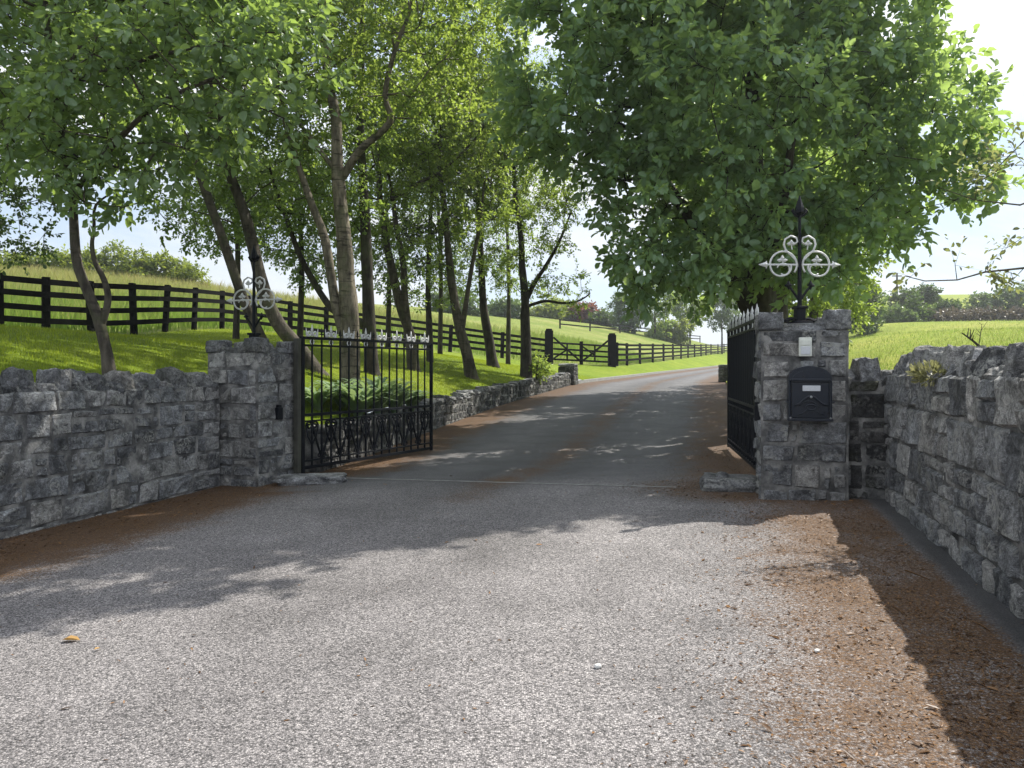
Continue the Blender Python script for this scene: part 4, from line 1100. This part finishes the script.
for i, (bx, d_, lbs, lab) in enumerate([
    (300, 24.0, [(300, 190, 1.3), (285, 235, .9), (310, 265, .7), (320, 215, .9)], 'thin back row tree between the mossy trunk and the thick pale trunk'),
    (388, 28.0, [(385, 190, 1.6), (375, 245, 1.1), (398, 280, .8), (390, 130, 1.6)], 'thin back row tree by the fence, just right of the dark straight trunk'),
    (440, 31.0, [(440, 200, 1.7), (432, 255, 1.2), (452, 285, .9), (440, 140, 1.7)], 'thin back row tree by the fence, seen left of the left leaning lawn trunk'),
    (508, 33.0, [(508, 180, 1.8), (500, 240, 1.3), (512, 280, .9), (500, 120, 1.9)], 'thin back row tree by the fence, seen between the last two lawn trunks'),
    (236, 23.0, [(230, 175, 1.2), (240, 215, .8), (205, 205, .7), (215, 240, .45)], 'thin back row tree by the fence, seen between the two leaning trunks')]):
    x_ = (bx - 512) / F * d_; b_ = np.array([x_, d_, float(landL(x_, d_))]); tp_ = P(bx - 4, 120, d_)
    lawn_tree('slender_tree', lab, [[(b_, .1), (b_ * .6 + tp_ * .4 + [.1, 0, 0], .075), (b_ * .3 + tp_ * .7, .055), (tp_, .03)]], [Lb(px, py, d_, r) for px, py, r in lbs], 130, M['leaf_small'], M['bark_dark'], 81 + i, az=float(b_[2]) + 1.0, leaf=.085, per=10)
lawn_tree('dark_tree', 'dark small leaved tree hanging in at the left edge above the fence', [path([(-70, 345), (-66, 280), (-60, 200), (-50, 120), (-45, 40)], 15.5, .2, .07)],
          [Lb(0, 205, 15, (1.0, 1.0, .9)), Lb(15, 238, 15, (.8, .8, .45)), Lb(-70, 140, 15, 2.0), Lb(-50, 30, 15, 2.2), Lb(35, 185, 15.2, .7)], 210, M['leaf_dark'], M['bark_dark'], 40)

# --- lit tree beyond the big tree, right of the drive
tb2 = np.array([8.6, 22.0, float(landR(8.6, 22.0))])
make_tree('lime_green_tree', 'sunlit yellow green tree showing under the big crown just behind the letterbox pier cross', [[(tb2, .16), (tb2 + [0, 0, 1.4], .14), (tb2 + [.1, 0, 3.0], .1), (tb2 + [.1, 0, 5], .05)]],
          [(tb2 + [0, 0, 2.4], (1.6, 1.5, 1.3)), (tb2 + [.5, -.2, 4.2], (1.7, 1.6, 1.6)), (tb2 + [-1.2, 0, 3.2], (1.2, 1.2, 1.2)), (tb2 + [-1.0, .3, 6.4], (1.9, 1.8, 1.6))], 300, .10, M['leaf_lime'], M['bark'], 51, .8 + tb2[2], .35, 5, 12)
tb3 = np.array([12.2, 30.0, float(landR(12.2, 30.0))])
make_tree('roadside_tree', 'bushy tree at the right verge of the drive far beyond the gate', [[(tb3, .18), (tb3 + [0, 0, 1.6], .15), (tb3 + [-.1, 0, 3.4], .1), (tb3 + [0, 0, 6], .05)]],
          [(tb3 + [-.6, 0, 3.0], (2.0, 1.8, 1.7)), (tb3 + [0, 0, 5.2], (2.0, 1.8, 1.8)), (tb3 + [-2.0, 0, 3.6], (1.0, 1.0, 1.0))], 200, .12, M['leaf_small'], M['bark_dark'], 52, 1.0 + tb3[2], .4, 5, 11)

for (bx, by, zz, rr_, sd_, lb_) in ((6.5, 18.6, 5.4, 2.5, 53, 'dark leaved tree on the right verge hidden mostly by the big crown, nearest behind it'), (8.4, 25.5, 6.0, 3.0, 54, 'dark leaved tree on the right verge farther up the drive than the lime green one')):
    tb4 = np.array([bx, by, float(landR(bx, by))])
    make_tree('verge_tree', lb_, [[(tb4, .2), (tb4 + [0, 0, 2.0], .17), (tb4 + [-.1, 0, 4.0], .12), (tb4 + [-.1, 0, 7.0], .06)]],
              [(tb4 + [0, 0, zz], (rr_, rr_, rr_)), (tb4 + [-.9, .4, zz + 1.8], (rr_ * .8, rr_ * .8, rr_ * .8)), (tb4 + [-.8, -.6, zz - .8], (rr_ * .7, rr_ * .7, rr_ * .6)), (tb4 + [-1.4, 1.0, zz + 3.9], (rr_ * .8, rr_ * .8, rr_ * .7))], 540, .13, M['leaf_big'], M['bark_dark'], sd_, 2.0 + tb4[2], .38, 5, 12)

# --- bronze-leaved tree out of frame on the right, one bough reaching in
br0 = np.array([6.6, 7.4, float(landR(6.6, 7.4))])
bough = [P(1085, 235, 7.0), P(1024, 268, 6.7), P(985, 272, 6.6), P(957, 280, 6.5), P(925, 281, 6.4), P(905, 276, 6.35)]
trunks = [[(br0, .12), (br0 + [-.1, 0, .9], .11), (br0 + [-.2, -.05, 1.7], .09), (br0 + [-.3, -.1, 2.6], .07), (br0 + [-.5, -.1, 3.6], .05)],
          [(br0 + [-.25, -.05, 1.75], .03)] + [(p, r) for p, r in zip(bough, (.014, .010, .008, .006, .005, .003))],
          [(br0 + [-.3, -.1, 2.4], .03), (P(1060, 190, 7.1), .012), (P(1020, 205, 7.0), .008), (P(975, 200, 6.9), .005), (P(940, 188, 6.9), .003)],
          [(br0 + [-.4, -.1, 3.0], .025), (P(1070, 120, 7.2), .011), (P(1035, 130, 7.1), .007), (P(1000, 165, 7.0), .004)]]
lob = [Lb(1012, 160, 7.0, (.36, .4, .3)), Lb(985, 175, 6.9, (.25, .3, .2)), Lb(960, 188, 6.9, (.14, .2, .1)), (P(905, 276, 6.35), (.1, .15, .06)), (P(985, 262, 6.6), (.3, .2, .07)), (P(1050, 225, 7), (.4, .5, .3)), (br0 + [1.0, .8, 3.8], (1.1, 1.1, .9)), (P(1015, 275, 6.6), (.2, .2, .05))]
make_tree('bronze_leaved_tree', 'thin bronze leaved bough reaching in over the right wall from beyond the picture', trunks, lob, 230, .055, M['leaf_bronze'], M['bark'], 61, 1.9, .085, 3, 6, (.12, .3), r_tip=.003, flare=False, shell=1.4, aspect=.5)

# ------------------------------------------------------------------ bushes, hedges and far trees
def bush(name, label, px, py, d, r, leafmat, n, leaf, seed, land, cat='bush', group=None, dmin=.4, per=10, lobes=4, twl=None, conic=False):
    R = np.random.default_rng(seed); c = P(px, py, d); g = float(land(c[0], c[1])); r = np.asarray(r, float)
    base = np.array([c[0], c[1], g]); top = c[2] + r[2]
    lob = [(c, r * .8)]
    for k in range(lobes):
        a = R.uniform(0, 6.28); q = c + np.array([math.cos(a) * r[0] * .55, math.sin(a) * r[1] * .4, R.uniform(-.5, .55) * r[2]]); lob.append((q, r * R.uniform(.35, .6)))
    if conic: lob = [(c + [0, 0, -r[2] * .4], r * [.9, .9, .55]), (c + [0, 0, r[2] * .15], r * [.6, .6, .5]), (c + [0, 0, r[2] * .6], r * [.3, .3, .45])]
    if c[2] - r[2] - g < 2.0: lob.append((np.array([c[0], c[1], (g + c[2]) / 2]), (r[0] * .8, r[1] * .8, max(.3, (c[2] - g) / 2))))
    tr = [(base, .05 + .03 * r[0]), (base + [0, 0, max(.3, (c[2] - g) * .6)], .04 + .02 * r[0]), (np.array([c[0], c[1], max(c[2], g + .5)]), .03 + .01 * r[0])]
    return make_tree(name, label, [tr], lob, n, leaf, leafmat, M['bark_dark'], seed, g + .1, dmin, 5, per, twl or (.3, .7), group=group, cat=cat, flare=False)

S = 100
for i, (px, py, d, r, mt, lab, nm, cn) in enumerate([
    (863, 309, 62, (1.55, 1.5, 1.75), 'leaf_far', 'pale green bushy tree at the field edge immediately right of the letterbox pier', 'field_tree', False),
    (886, 319, 76, (2.3, 1.5, 1.0), 'leaf_hedge', 'low light green bush between the pale tree and the dark trees at the field edge', 'field_bush', False),
    (902, 300, 88, (1.7, 1.5, 1.2), 'leaf_dark', 'dark rounded tree behind the field hedge, just right of the utility pole', 'field_tree', False),
    (926, 296, 92, (1.6, 1.5, 1.1), 'leaf_dark', 'dark tree rising highest above the middle of the field hedge', 'field_tree', False),
    (915, 313, 74, (1.6, 1.4, 1.5), 'leaf_dark', 'dark pointed conifer in front of the two dark trees by the field', 'conifer', True),
    (897, 318, 73, (1.5, 1.2, .8), 'leaf_far', 'mid green bush at the foot of the dark pointed conifer', 'field_bush', False),
    (950, 310, 84, (1.5, 1.2, 1.0), 'leaf_dark', 'small dark bush standing against the far bright hill pasture', 'field_bush', False),
    (942, 320, 74, (2.1, 1.2, .75), 'leaf_brown', 'brown bare twiggy hedge bush next to the dark conifer', 'hedge_bush', False),
    (972, 319, 75, (2.2, 1.2, .8), 'leaf_brown', 'brown bare twiggy hedge bush in the middle of the field boundary', 'hedge_bush', False),
    (1004, 319, 75, (2.2, 1.2, .8), 'leaf_brown', 'brown bare twiggy hedge bush toward the right end of the field boundary', 'hedge_bush', False),
    (1036, 318, 76, (2.2, 1.2, .9), 'leaf_brown', 'brown bare hedge bush cut by the right edge of the picture', 'hedge_bush', False),
    (982, 304, 96, (2.0, 1.6, 1.3), 'leaf_far', 'grey green tree starting the tree belt above the brown hedge', 'belt_tree', False),
    (1003, 300, 96, (2.1, 1.6, 1.5), 'leaf_far', 'grey green tree in the middle of the belt above the brown hedge', 'belt_tree', False),
    (1026, 297, 96, (2.3, 1.6, 1.7), 'leaf_far', 'tallest grey green belt tree at the right edge above the brown hedge', 'belt_tree', False)]):
    bush(nm, lab, px, py, d, r, M[mt], 60, .26, S + i, landR, 'tree' if 'tree' in nm or nm == 'conifer' else 'bush', None, .45, 9, conic=cn)
for i, (px, py, d, r, mt, lab, nm, cn) in enumerate([
    (12, 268, 52, (1.6, 1.4, .9), 'leaf_hedge', 'yellow green bush on the meadow crest at the left edge', 'hedge_bush', False),
    (48, 267, 53, (1.5, 1.4, 1.1), 'leaf_hedge', 'yellow green bush on the meadow crest left of the twin stems', 'hedge_bush', False),
    (84, 267, 54, (1.4, 1.4, 1.1), 'leaf_hedge', 'yellow green bush on the crest seen between the twin stems', 'hedge_bush', False),
    (116, 265, 55, (1.5, 1.4, 1.35), 'leaf_hedge', 'tallest pointed conifer on the meadow crest, right of the twin stems', 'conifer', True),
    (140, 269, 55, (1.3, 1.3, 1.1), 'leaf_hedge', 'smaller pointed conifer beside the tallest crest conifer', 'conifer', True),
    (165, 272, 56, (1.5, 1.4, 1.2), 'leaf_hedge', 'bright yellow green bush sloping down toward the end of the crest', 'hedge_bush', False),
    (190, 281, 56, (1.1, 1.2, .9), 'leaf_hedge', 'last small yellow green bush at the right end of the crest', 'hedge_bush', False)]):
    bush(nm, lab, px, py, d, r, M[mt], 70, .2, S + 20 + i, landL, 'tree' if nm == 'conifer' else 'bush', None, .4, 9, conic=cn)
for i, (px, py, d, r, mt, lab, nm) in enumerate([
    (452, 304, 84, (3.2, 2, 1.8), 'leaf_far', 'grey green tree far beyond the fence, between the two leaning lawn trunks', 'far_tree'),
    (505, 312, 92, (2.6, 2, 1.4), 'leaf_far', 'hazy green tree far beyond the fence left of the low forking tree', 'far_tree'),
    (545, 314, 108, (2.2, 2, 1.3), 'leaf_hedge', 'yellow green bush behind the tan field above the field gate left post', 'far_bush'),
    (563, 312, 112, (2.2, 2, 1.6), 'leaf_hedge', 'yellow green bush beside the copper bush behind the tan field', 'far_bush'),
    (581, 315, 112, (2.0, 2, 1.6), 'leaf_red', 'reddish copper bush behind the tan field above the field gate', 'far_bush'),
    (602, 321, 110, (2.0, 2, 1.2), 'leaf_dark', 'dark green bush right of the copper bush', 'far_bush'),
    (628, 308, 104, (2.6, 2, 2.6), 'leaf_far', 'pale tree behind the tan field, right of the dark green bush', 'far_tree'),
    (655, 300, 106, (3.0, 2.2, 3.4), 'leaf_lime', 'tall lime green tree behind the far rail fence', 'far_tree'),
    (690, 305, 112, (3.4, 2.2, 3.6), 'leaf_lime', 'broad lime green tree behind the far end of the rail fence', 'far_tree'),
    (722, 312, 116, (3.2, 2.2, 3.4), 'leaf_far', 'green tree closing the view at the end of the drive', 'far_tree'),
    (672, 330, 108, (2.6, 1.6, 1.0), 'leaf_hedge', 'low yellow green bush at the foot of the tall lime green tree', 'far_bush')]):
    bush(nm, lab, px, py, d, r, M[mt], 75, .34, S + 40 + i, landL, 'tree' if 'tree' in nm else 'bush', None, .6, 9, twl=(.4, 1.0))
# sucker shrub at the foot of the forking tree
bush('sucker_shrub', 'small leafy shrub at the foot of the low forking tree', 537, 366, 25.2, (.35, .35, .38), M['leaf_lime'], 30, .07, S + 70, landL, 'shrub', dmin=.1, per=7, twl=(.12, .3))

# strap-leaved plants behind the gate, on top of the bank
def strap_plant(label, c, h, n, seed):
    R = np.random.default_rng(seed); mb = MB()
    for k in range(n):
        a = R.uniform(0, 6.28); hh = h * R.uniform(.6, 1.1); out = h * R.uniform(.35, .8); w = R.uniform(.028, .05)
        t_ = np.linspace(0, 1, 6); x = out * t_ ** 1.5; z = hh * (t_ - .55 * t_ ** 2.6); s = np.sin(np.pi * np.clip(t_ * .92 + .08, 0, 1)) * w
        d = np.array([math.cos(a), math.sin(a), 0]); pn_ = np.array([-d[1], d[0], 0]); b0 = np.asarray(c) + d * .03 + np.array([0, 0, 0])
        mid = b0 + d * x[:, None] + np.array([0, 0, 1.0]) * z[:, None]
        V = np.concatenate([mid - pn_ * s[:, None], mid + pn_ * s[:, None]])
        mb.add(V, [(i, i + 1, i + 7, i + 6) for i in range(5)], R.random())
    V, Fs, T = mb.out(); o = part('strap_leaved_plant', V, Fs, M['leaf_strap'], None, True, {'tint': T}, loc=c)
    return tag(o, label, 'plant', 'strap leaved plants behind the left gate')
for i, (px, d, h, lab) in enumerate([(318, 12.3, .8, 'leftmost strap leaved plant clump, next to the gate hinge post'), (341, 12.9, 0.9, 'strap leaved clump in front of the thick pale trunk'), (358, 12.6, 1.15, 'tall strap leaved clump right beside the thick pale trunk'),
                                     (377, 13.2, 1.3, 'tallest strap leaved clump, in front of the dark straight trunk'), (394, 13.8, 1.1, 'strap leaved clump below the thin forked stems'), (412, 14.6, .8, 'small rightmost strap leaved clump near the free end of the gate')]):
    x = (px - 512) / F * d; strap_plant(lab, np.array([x, d, float(landL(x, d)) - .02]), h, 70, 700 + i)

# sedum on the right wall coping and dry stalks
q = P(941, 372, 5.85) + np.array([-.08, .02, 0])
Rg = np.random.default_rng(77); mb = MB(); bp = []; ld = []
for k in range(300):
    v = nrmz(Rg.normal(size=3) * [1, 1, .8]); bp.append(q + np.array([.03, .02, -.02]) + v * [.12, .14, .075] * Rg.uniform(.5, 1)); ld.append(v + [-.3, -.2, .5])
bp = np.array(bp); V, Fq, T = leaf_mesh(bp, np.array(ld), Rg.normal(size=(300, 3)), Rg.uniform(.035, .07, 300), Rg.random(300), .4)
tag(part('sedum', V, Fq, M['sedum'], None, False, {'tint': T}, loc=q), 'pale yellow cushion of sedum growing out of the coping of the right wall', 'plant')
def stalk(label, pts, r, seed):
    mb = MB(); tube(mb, pts, np.linspace(r, r * .4, len(pts)), 5)
    R = np.random.default_rng(seed)
    for k in range(5):
        f = R.uniform(.4, 1); i = f * (len(pts) - 1); i0 = min(int(i), len(pts) - 2); b = pts[i0] + (pts[i0 + 1] - pts[i0]) * (i - i0)
        tube(mb, [b, b + R.normal(size=3) * .04 + [0, 0, .05]], [r * .5, r * .2], 4)
    o = mb.build('dry_stalk', M['bark'], None, loc=pts[0]); tag(o, label, 'plant stem')
a = P(984, 350, 6.2); stalk('thick dry stem leaning left above the right wall coping', [a, P(972, 340, 6.2), P(962, 333, 6.15)], .012, 1)
a = P(978, 350, 6.6); stalk('thin upright weed stem standing above the right wall coping', [a, P(980, 338, 6.6), P(982, 324, 6.6)], .005, 2)

# utility pole at the far side of the field
c = P(897, 300, 104); g = float(landR(c[0], c[1])); mb = MB(); t = thing('utility_pole', 'thin wooden utility pole standing among the dark field trees', 'pole', (c[0], c[1], g))
tube(mb, [(c[0], c[1], g - .3), (c[0], c[1], P(0, 273, 104)[2])], [.16, .12], 8); mb.build('pole', M['bark'], t)
mb = MB(); z = P(0, 276, 104)[2]; box(mb, (c[0], c[1], z), (1.3, .12, .14)); mb.build('crossarm', M['bark'], t)

# ------------------------------------------------------------------ grass and ground litter
def blades(name, x, y, z, h, w, mat, seed, lean=.4, tlo=0.0, thi=1.0, bt=None):
    R = np.random.default_rng(seed); n = len(x); a = R.uniform(0, 6.28, n); b = np.stack([x, y, z], 1)
    d = np.stack([np.cos(a), np.sin(a), np.zeros(n)], 1); a2 = R.uniform(0, 6.28, n)
    l = np.stack([np.cos(a2), np.sin(a2), np.zeros(n)], 1) * (h * lean * R.random(n))[:, None]
    V = np.stack([b - d * w[:, None] / 2, b + d * w[:, None] / 2, b + l * .35 + np.array([0, 0, .6]) * h[:, None] + d * w[:, None] * .35, b + l + np.array([0, 0, 1.0]) * h[:, None], b + l * .35 + np.array([0, 0, .6]) * h[:, None] - d * w[:, None] * .35], 1)
    i = np.arange(n)[:, None] * 5
    if bt is None: bt = R.uniform(tlo, thi, n)
    T = np.stack([bt * .5, bt * .5, bt * .85, np.clip(bt * 1.15, 0, 1), bt * .85], 1).ravel()
    Fq = i + np.array([0, 1, 2, 3, 4])
    o = part(name, V.reshape(-1, 3), Fq, mat, None, False, {'tint': T}); return o
R = np.random.default_rng(5)
# lawn
n = 150000
y = 5 + 30 * R.random(n) ** 1.5; x = left_edge(y) - .25 - 13 * R.random(n) ** 1.1
m = (beyond_fence(x, y) < 0); x, y = x[m], y[m]; dpt = y
tag(blades('lawn_grass', x, y, landL(x, y) - .01, R.uniform(.03, .075, len(x)), R.uniform(.006, .012, len(x)), M['blade'], 3), 'short mown grass of the lawn between the walls and the black fence', 'grass', kind='stuff')
# meadow
n = 170000
y = 12 + 50 * R.random(n) ** 1.2; x = -45 + 60 * R.random(n)
m = (beyond_fence(x, y) > .1) & (np.abs(x / y) < .9); x, y = x[m], y[m]
patch = np.array([mnoise.noise((a_ * .25, b_ * .25, 0)) for a_, b_ in zip(x, y)])
hh = np.interp(beyond_fence(x, y), [0, 6, 15], [.35, .6, .75]) * (1 + .5 * patch) * R.uniform(.6, 1.2, len(x))
tag(blades('meadow_grass', x, y, landL(x, y) - .02, hh, R.uniform(.012, .03, len(x)), M['hay'], 4, .5, bt=np.clip(np.interp(beyond_fence(x, y), [0, 4, 11, 18], [.0, .06, .4, .7]) + .4 * patch + R.normal(0, .15, len(x)), 0, 1)), 'tall seeding meadow grass beyond the black fence', 'grass', kind='stuff')
# right field
n = 80000
y = 5 + 60 * R.random(n) ** 1.3; x = right_edge(y) + .5 + y * R.random(n) * 1.1
m = ((x / y) > .3); x, y = x[m], y[m]
tag(blades('field_grass', x, y, landR(x, y) - .02, R.uniform(.05, .18, len(x)), R.uniform(.01, .03, len(x)), M['hay'], 6, .6, .05, .65), 'rough yellow green pasture grass behind the right wall', 'grass', kind='stuff')
# verge grass along the right side of the drive
n = 20000; y = 9.5 + 40 * R.random(n) ** 1.3; x = right_edge(y) + .1 + 2.2 * R.random(n)
tag(blades('verge_grass', x, y, landR(x, y) - .02, R.uniform(.06, .25, n), R.uniform(.008, .02, n), M['blade'], 7, .6, .1, .7), 'rough grass on the right verge of the drive', 'grass', kind='stuff')
# dry litter
from_lit = []
n = 130000
y = 1.2 + 12 * R.random(n) ** 1.2; le, re = left_edge(y), right_edge(y); x = le + (re - le) * R.random(n)
dl_, dr_ = x - le, re - x
dens = np.where(y < 9.3, np.maximum(1.0 * (1 - sstep(.2, 1.4, dl_)), (1 - sstep(.7, 2.2, dr_)) * sstep(.15, .45, dr_)), .5 * np.maximum(1 - sstep(.3, 1.3, dl_), 1 - sstep(.3, 1.4, dr_)))
nz = np.array([mnoise.noise((a_ * 1.7, b_ * 1.7, 3.0)) for a_, b_ in zip(x, y)])
m = R.random(n) < np.clip(dens * (1 + nz * 1.2), .012, 1) * .85; x, y = x[m], y[m]; n = len(x)
a_ = R.uniform(0, 6.28, n); ld = np.stack([np.cos(a_), np.sin(a_), R.normal(0, .15, n)], 1)
V, Fq, T = leaf_mesh(np.stack([x, y, drive_z(x, y) + .003], 1), ld, nrmz(np.array([0, 0, 1.0]) + R.normal(0, .25, (n, 3))), np.where(R.random(n) < .03, R.uniform(.035, .06, n), R.uniform(.008, .03, n)), R.random(n) ** 1.4, .34, .3, -.1)
tag(part('leaf_litter', V, Fq, M['litter'], None, False, {'tint': T}), 'rust brown fallen needles and catkins strewn along the wall feet', 'litter', kind='stuff')
# single things on the ground
def lone_leaf(label, px, py, s, seed, az):
    q = ground_px(px, py); V, Fq, T = leaf_mesh(np.array([q + [0, 0, .012]]), np.array([[math.cos(az), math.sin(az), .05]]), np.array([[.1, .1, 1.0]]), np.array([s]), np.array([.8]), .55, .3, .1)
    o = part('fallen_leaf', V, Fq, M['dryleaf'], None, False, {'tint': T}, loc=q); tag(o, label, 'leaf')
lone_leaf('dry orange leaf lying alone on the asphalt at lower left', 62, 642, .095, 1, .1)
lone_leaf('tiny dry leaf just behind the orange leaf on the asphalt', 94, 652, .035, 2, 1.0)
q = ground_px(598, 668); V, Fs = rock((q[0], q[1], q[2] + .008), (.03, .025, .02), .3, 3, .7, .1)
tag(part('pebble', V, Fs, M['pebble'], None, True, {'tint': np.full(len(V), .5)}, loc=q), 'single white pebble on the sunlit asphalt in the centre foreground', 'pebble')
q = ground_px(817, 652); V, Fs = rock((q[0], q[1], q[2] + .006), (.03, .02, .015), .9, 4, .7, .1)
tag(part('pebble', V, Fs, M['pebble'], None, True, {'tint': np.full(len(V), .5)}, loc=q), 'white pebble on the rusty sunlit ground right of centre', 'pebble')
for i, (p0, p1, lab) in enumerate([((905, 571), (930, 581), 'pale dry twig lying in the shade near the right wall'), ((893, 607), (903, 615), 'short dry twig in the wall shadow nearer the camera'), ((972, 622), (990, 632), 'dry twig on the dark litter close to the right wall foot')]):
    a, b = ground_px(*p0), ground_px(*p1); mb = MB(); m_ = (a + b) / 2 + np.array([.01, .02, .006])
    tube(mb, [a + [0, 0, .006], m_, b + [0, 0, .008]], [.004, .004, .002], 5); o = mb.build('twig', M['litter'], None, loc=a); tag(o, lab, 'twig')

# ------------------------------------------------------------------ light summer haze
m, nt = new_mat('summer_air')
pv = N(nt, 'ShaderNodeVolumePrincipled'); pv.inputs['Color'].default_value = (.9, .94, 1, 1); pv.inputs['Density'].default_value = .0006; pv.inputs['Anisotropy'].default_value = .45
om = N(nt, 'ShaderNodeOutputMaterial'); L(nt, pv.outputs[0], om.inputs['Volume'])
bpy.context.view_layer.update()
bb = np.array([tuple(ob.matrix_world @ Vector(c)) for ob in COL.objects if ob.type == 'MESH' for c in ob.bound_box])
b0, b1 = bb.min(0) - [10, 10, 1.0], np.maximum(bb.max(0), [0, 0, H]) + [10, 10, 1.5]
mb = MB(); box(mb, (b0 + b1) / 2, b1 - b0); print('HAZE', b0, b1)
o = mb.build('haze', m); tag(o, 'thin pale summer haze over the whole scene', 'haze', kind='stuff')

# ------------------------------------------------------------------ camera, light, sky
cam = bpy.data.cameras.new('camera'); co = bpy.data.objects.new('camera', cam); COL.objects.link(co)
co.location = (0, 0, H); co.rotation_euler = (math.pi / 2, 0, 0)
cam.sensor_width = 36; cam.lens = F / 1024 * 36; cam.shift_y = -(384 - HY) / 1024; cam.clip_end = 3000; cam.clip_start = .05
scene.camera = co

AZ, EL = math.radians(52.5), math.radians(50)
sd = Vector((math.sin(AZ) * math.cos(EL), math.cos(AZ) * math.cos(EL), math.sin(EL)))
sun = bpy.data.lights.new('sun', 'SUN'); sun.energy = 4.5; sun.angle = math.radians(.5); sun.color = (1.0, .95, .86)
so = bpy.data.objects.new('sun', sun); COL.objects.link(so); so.rotation_euler = sd.to_track_quat('Z', 'Y').to_euler(); so.location = (20, 20, 40)
w = bpy.data.worlds.new('World'); scene.world = w; w.use_nodes = True; nt = w.node_tree; nt.nodes.clear()
sky = N(nt, 'ShaderNodeTexSky', sky_type='NISHITA', sun_disc=False, sun_elevation=EL, sun_rotation=AZ, air_density=1.0, dust_density=.4, ozone_density=1.5)
tc = N(nt, 'ShaderNodeTexCoord'); mp = N(nt, 'ShaderNodeMapping'); L(nt, tc.outputs['Generated'], mp.inputs[0]); mp.inputs['Scale'].default_value = (1, 1, 3.2)
cn = noise(nt, 2.6, 7, .58, mp.outputs[0], .5)
cf = ramp(nt, cn, [(.40, .12), (.62, .98)])
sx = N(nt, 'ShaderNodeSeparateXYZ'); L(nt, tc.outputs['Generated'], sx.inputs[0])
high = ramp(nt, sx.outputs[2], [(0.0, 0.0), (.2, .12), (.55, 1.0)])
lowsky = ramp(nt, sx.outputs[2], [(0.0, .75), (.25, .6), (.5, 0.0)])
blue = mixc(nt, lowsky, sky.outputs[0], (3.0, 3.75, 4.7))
cc = mixc(nt, high, (4.75, 4.85, 5.0), (10.8, 10.9, 11.1))  # overhead clouds, out of view, brightened beyond the low band as added fill light
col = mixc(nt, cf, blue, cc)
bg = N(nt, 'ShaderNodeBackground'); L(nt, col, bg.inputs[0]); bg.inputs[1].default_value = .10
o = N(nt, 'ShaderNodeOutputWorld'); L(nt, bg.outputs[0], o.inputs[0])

vs = scene.view_settings; vs.view_transform = 'Standard'; vs.look = 'None'; vs.exposure = .95; vs.gamma = 1.0; vs.use_curve_mapping = False
scene.render.engine = 'CYCLES'; cy = scene.cycles
cy.use_denoising = True; cy.max_bounces = 9; cy.diffuse_bounces = 5; cy.glossy_bounces = 2; cy.transmission_bounces = 4; cy.transparent_max_bounces = 4
cy.caustics_reflective = False; cy.caustics_refractive = False
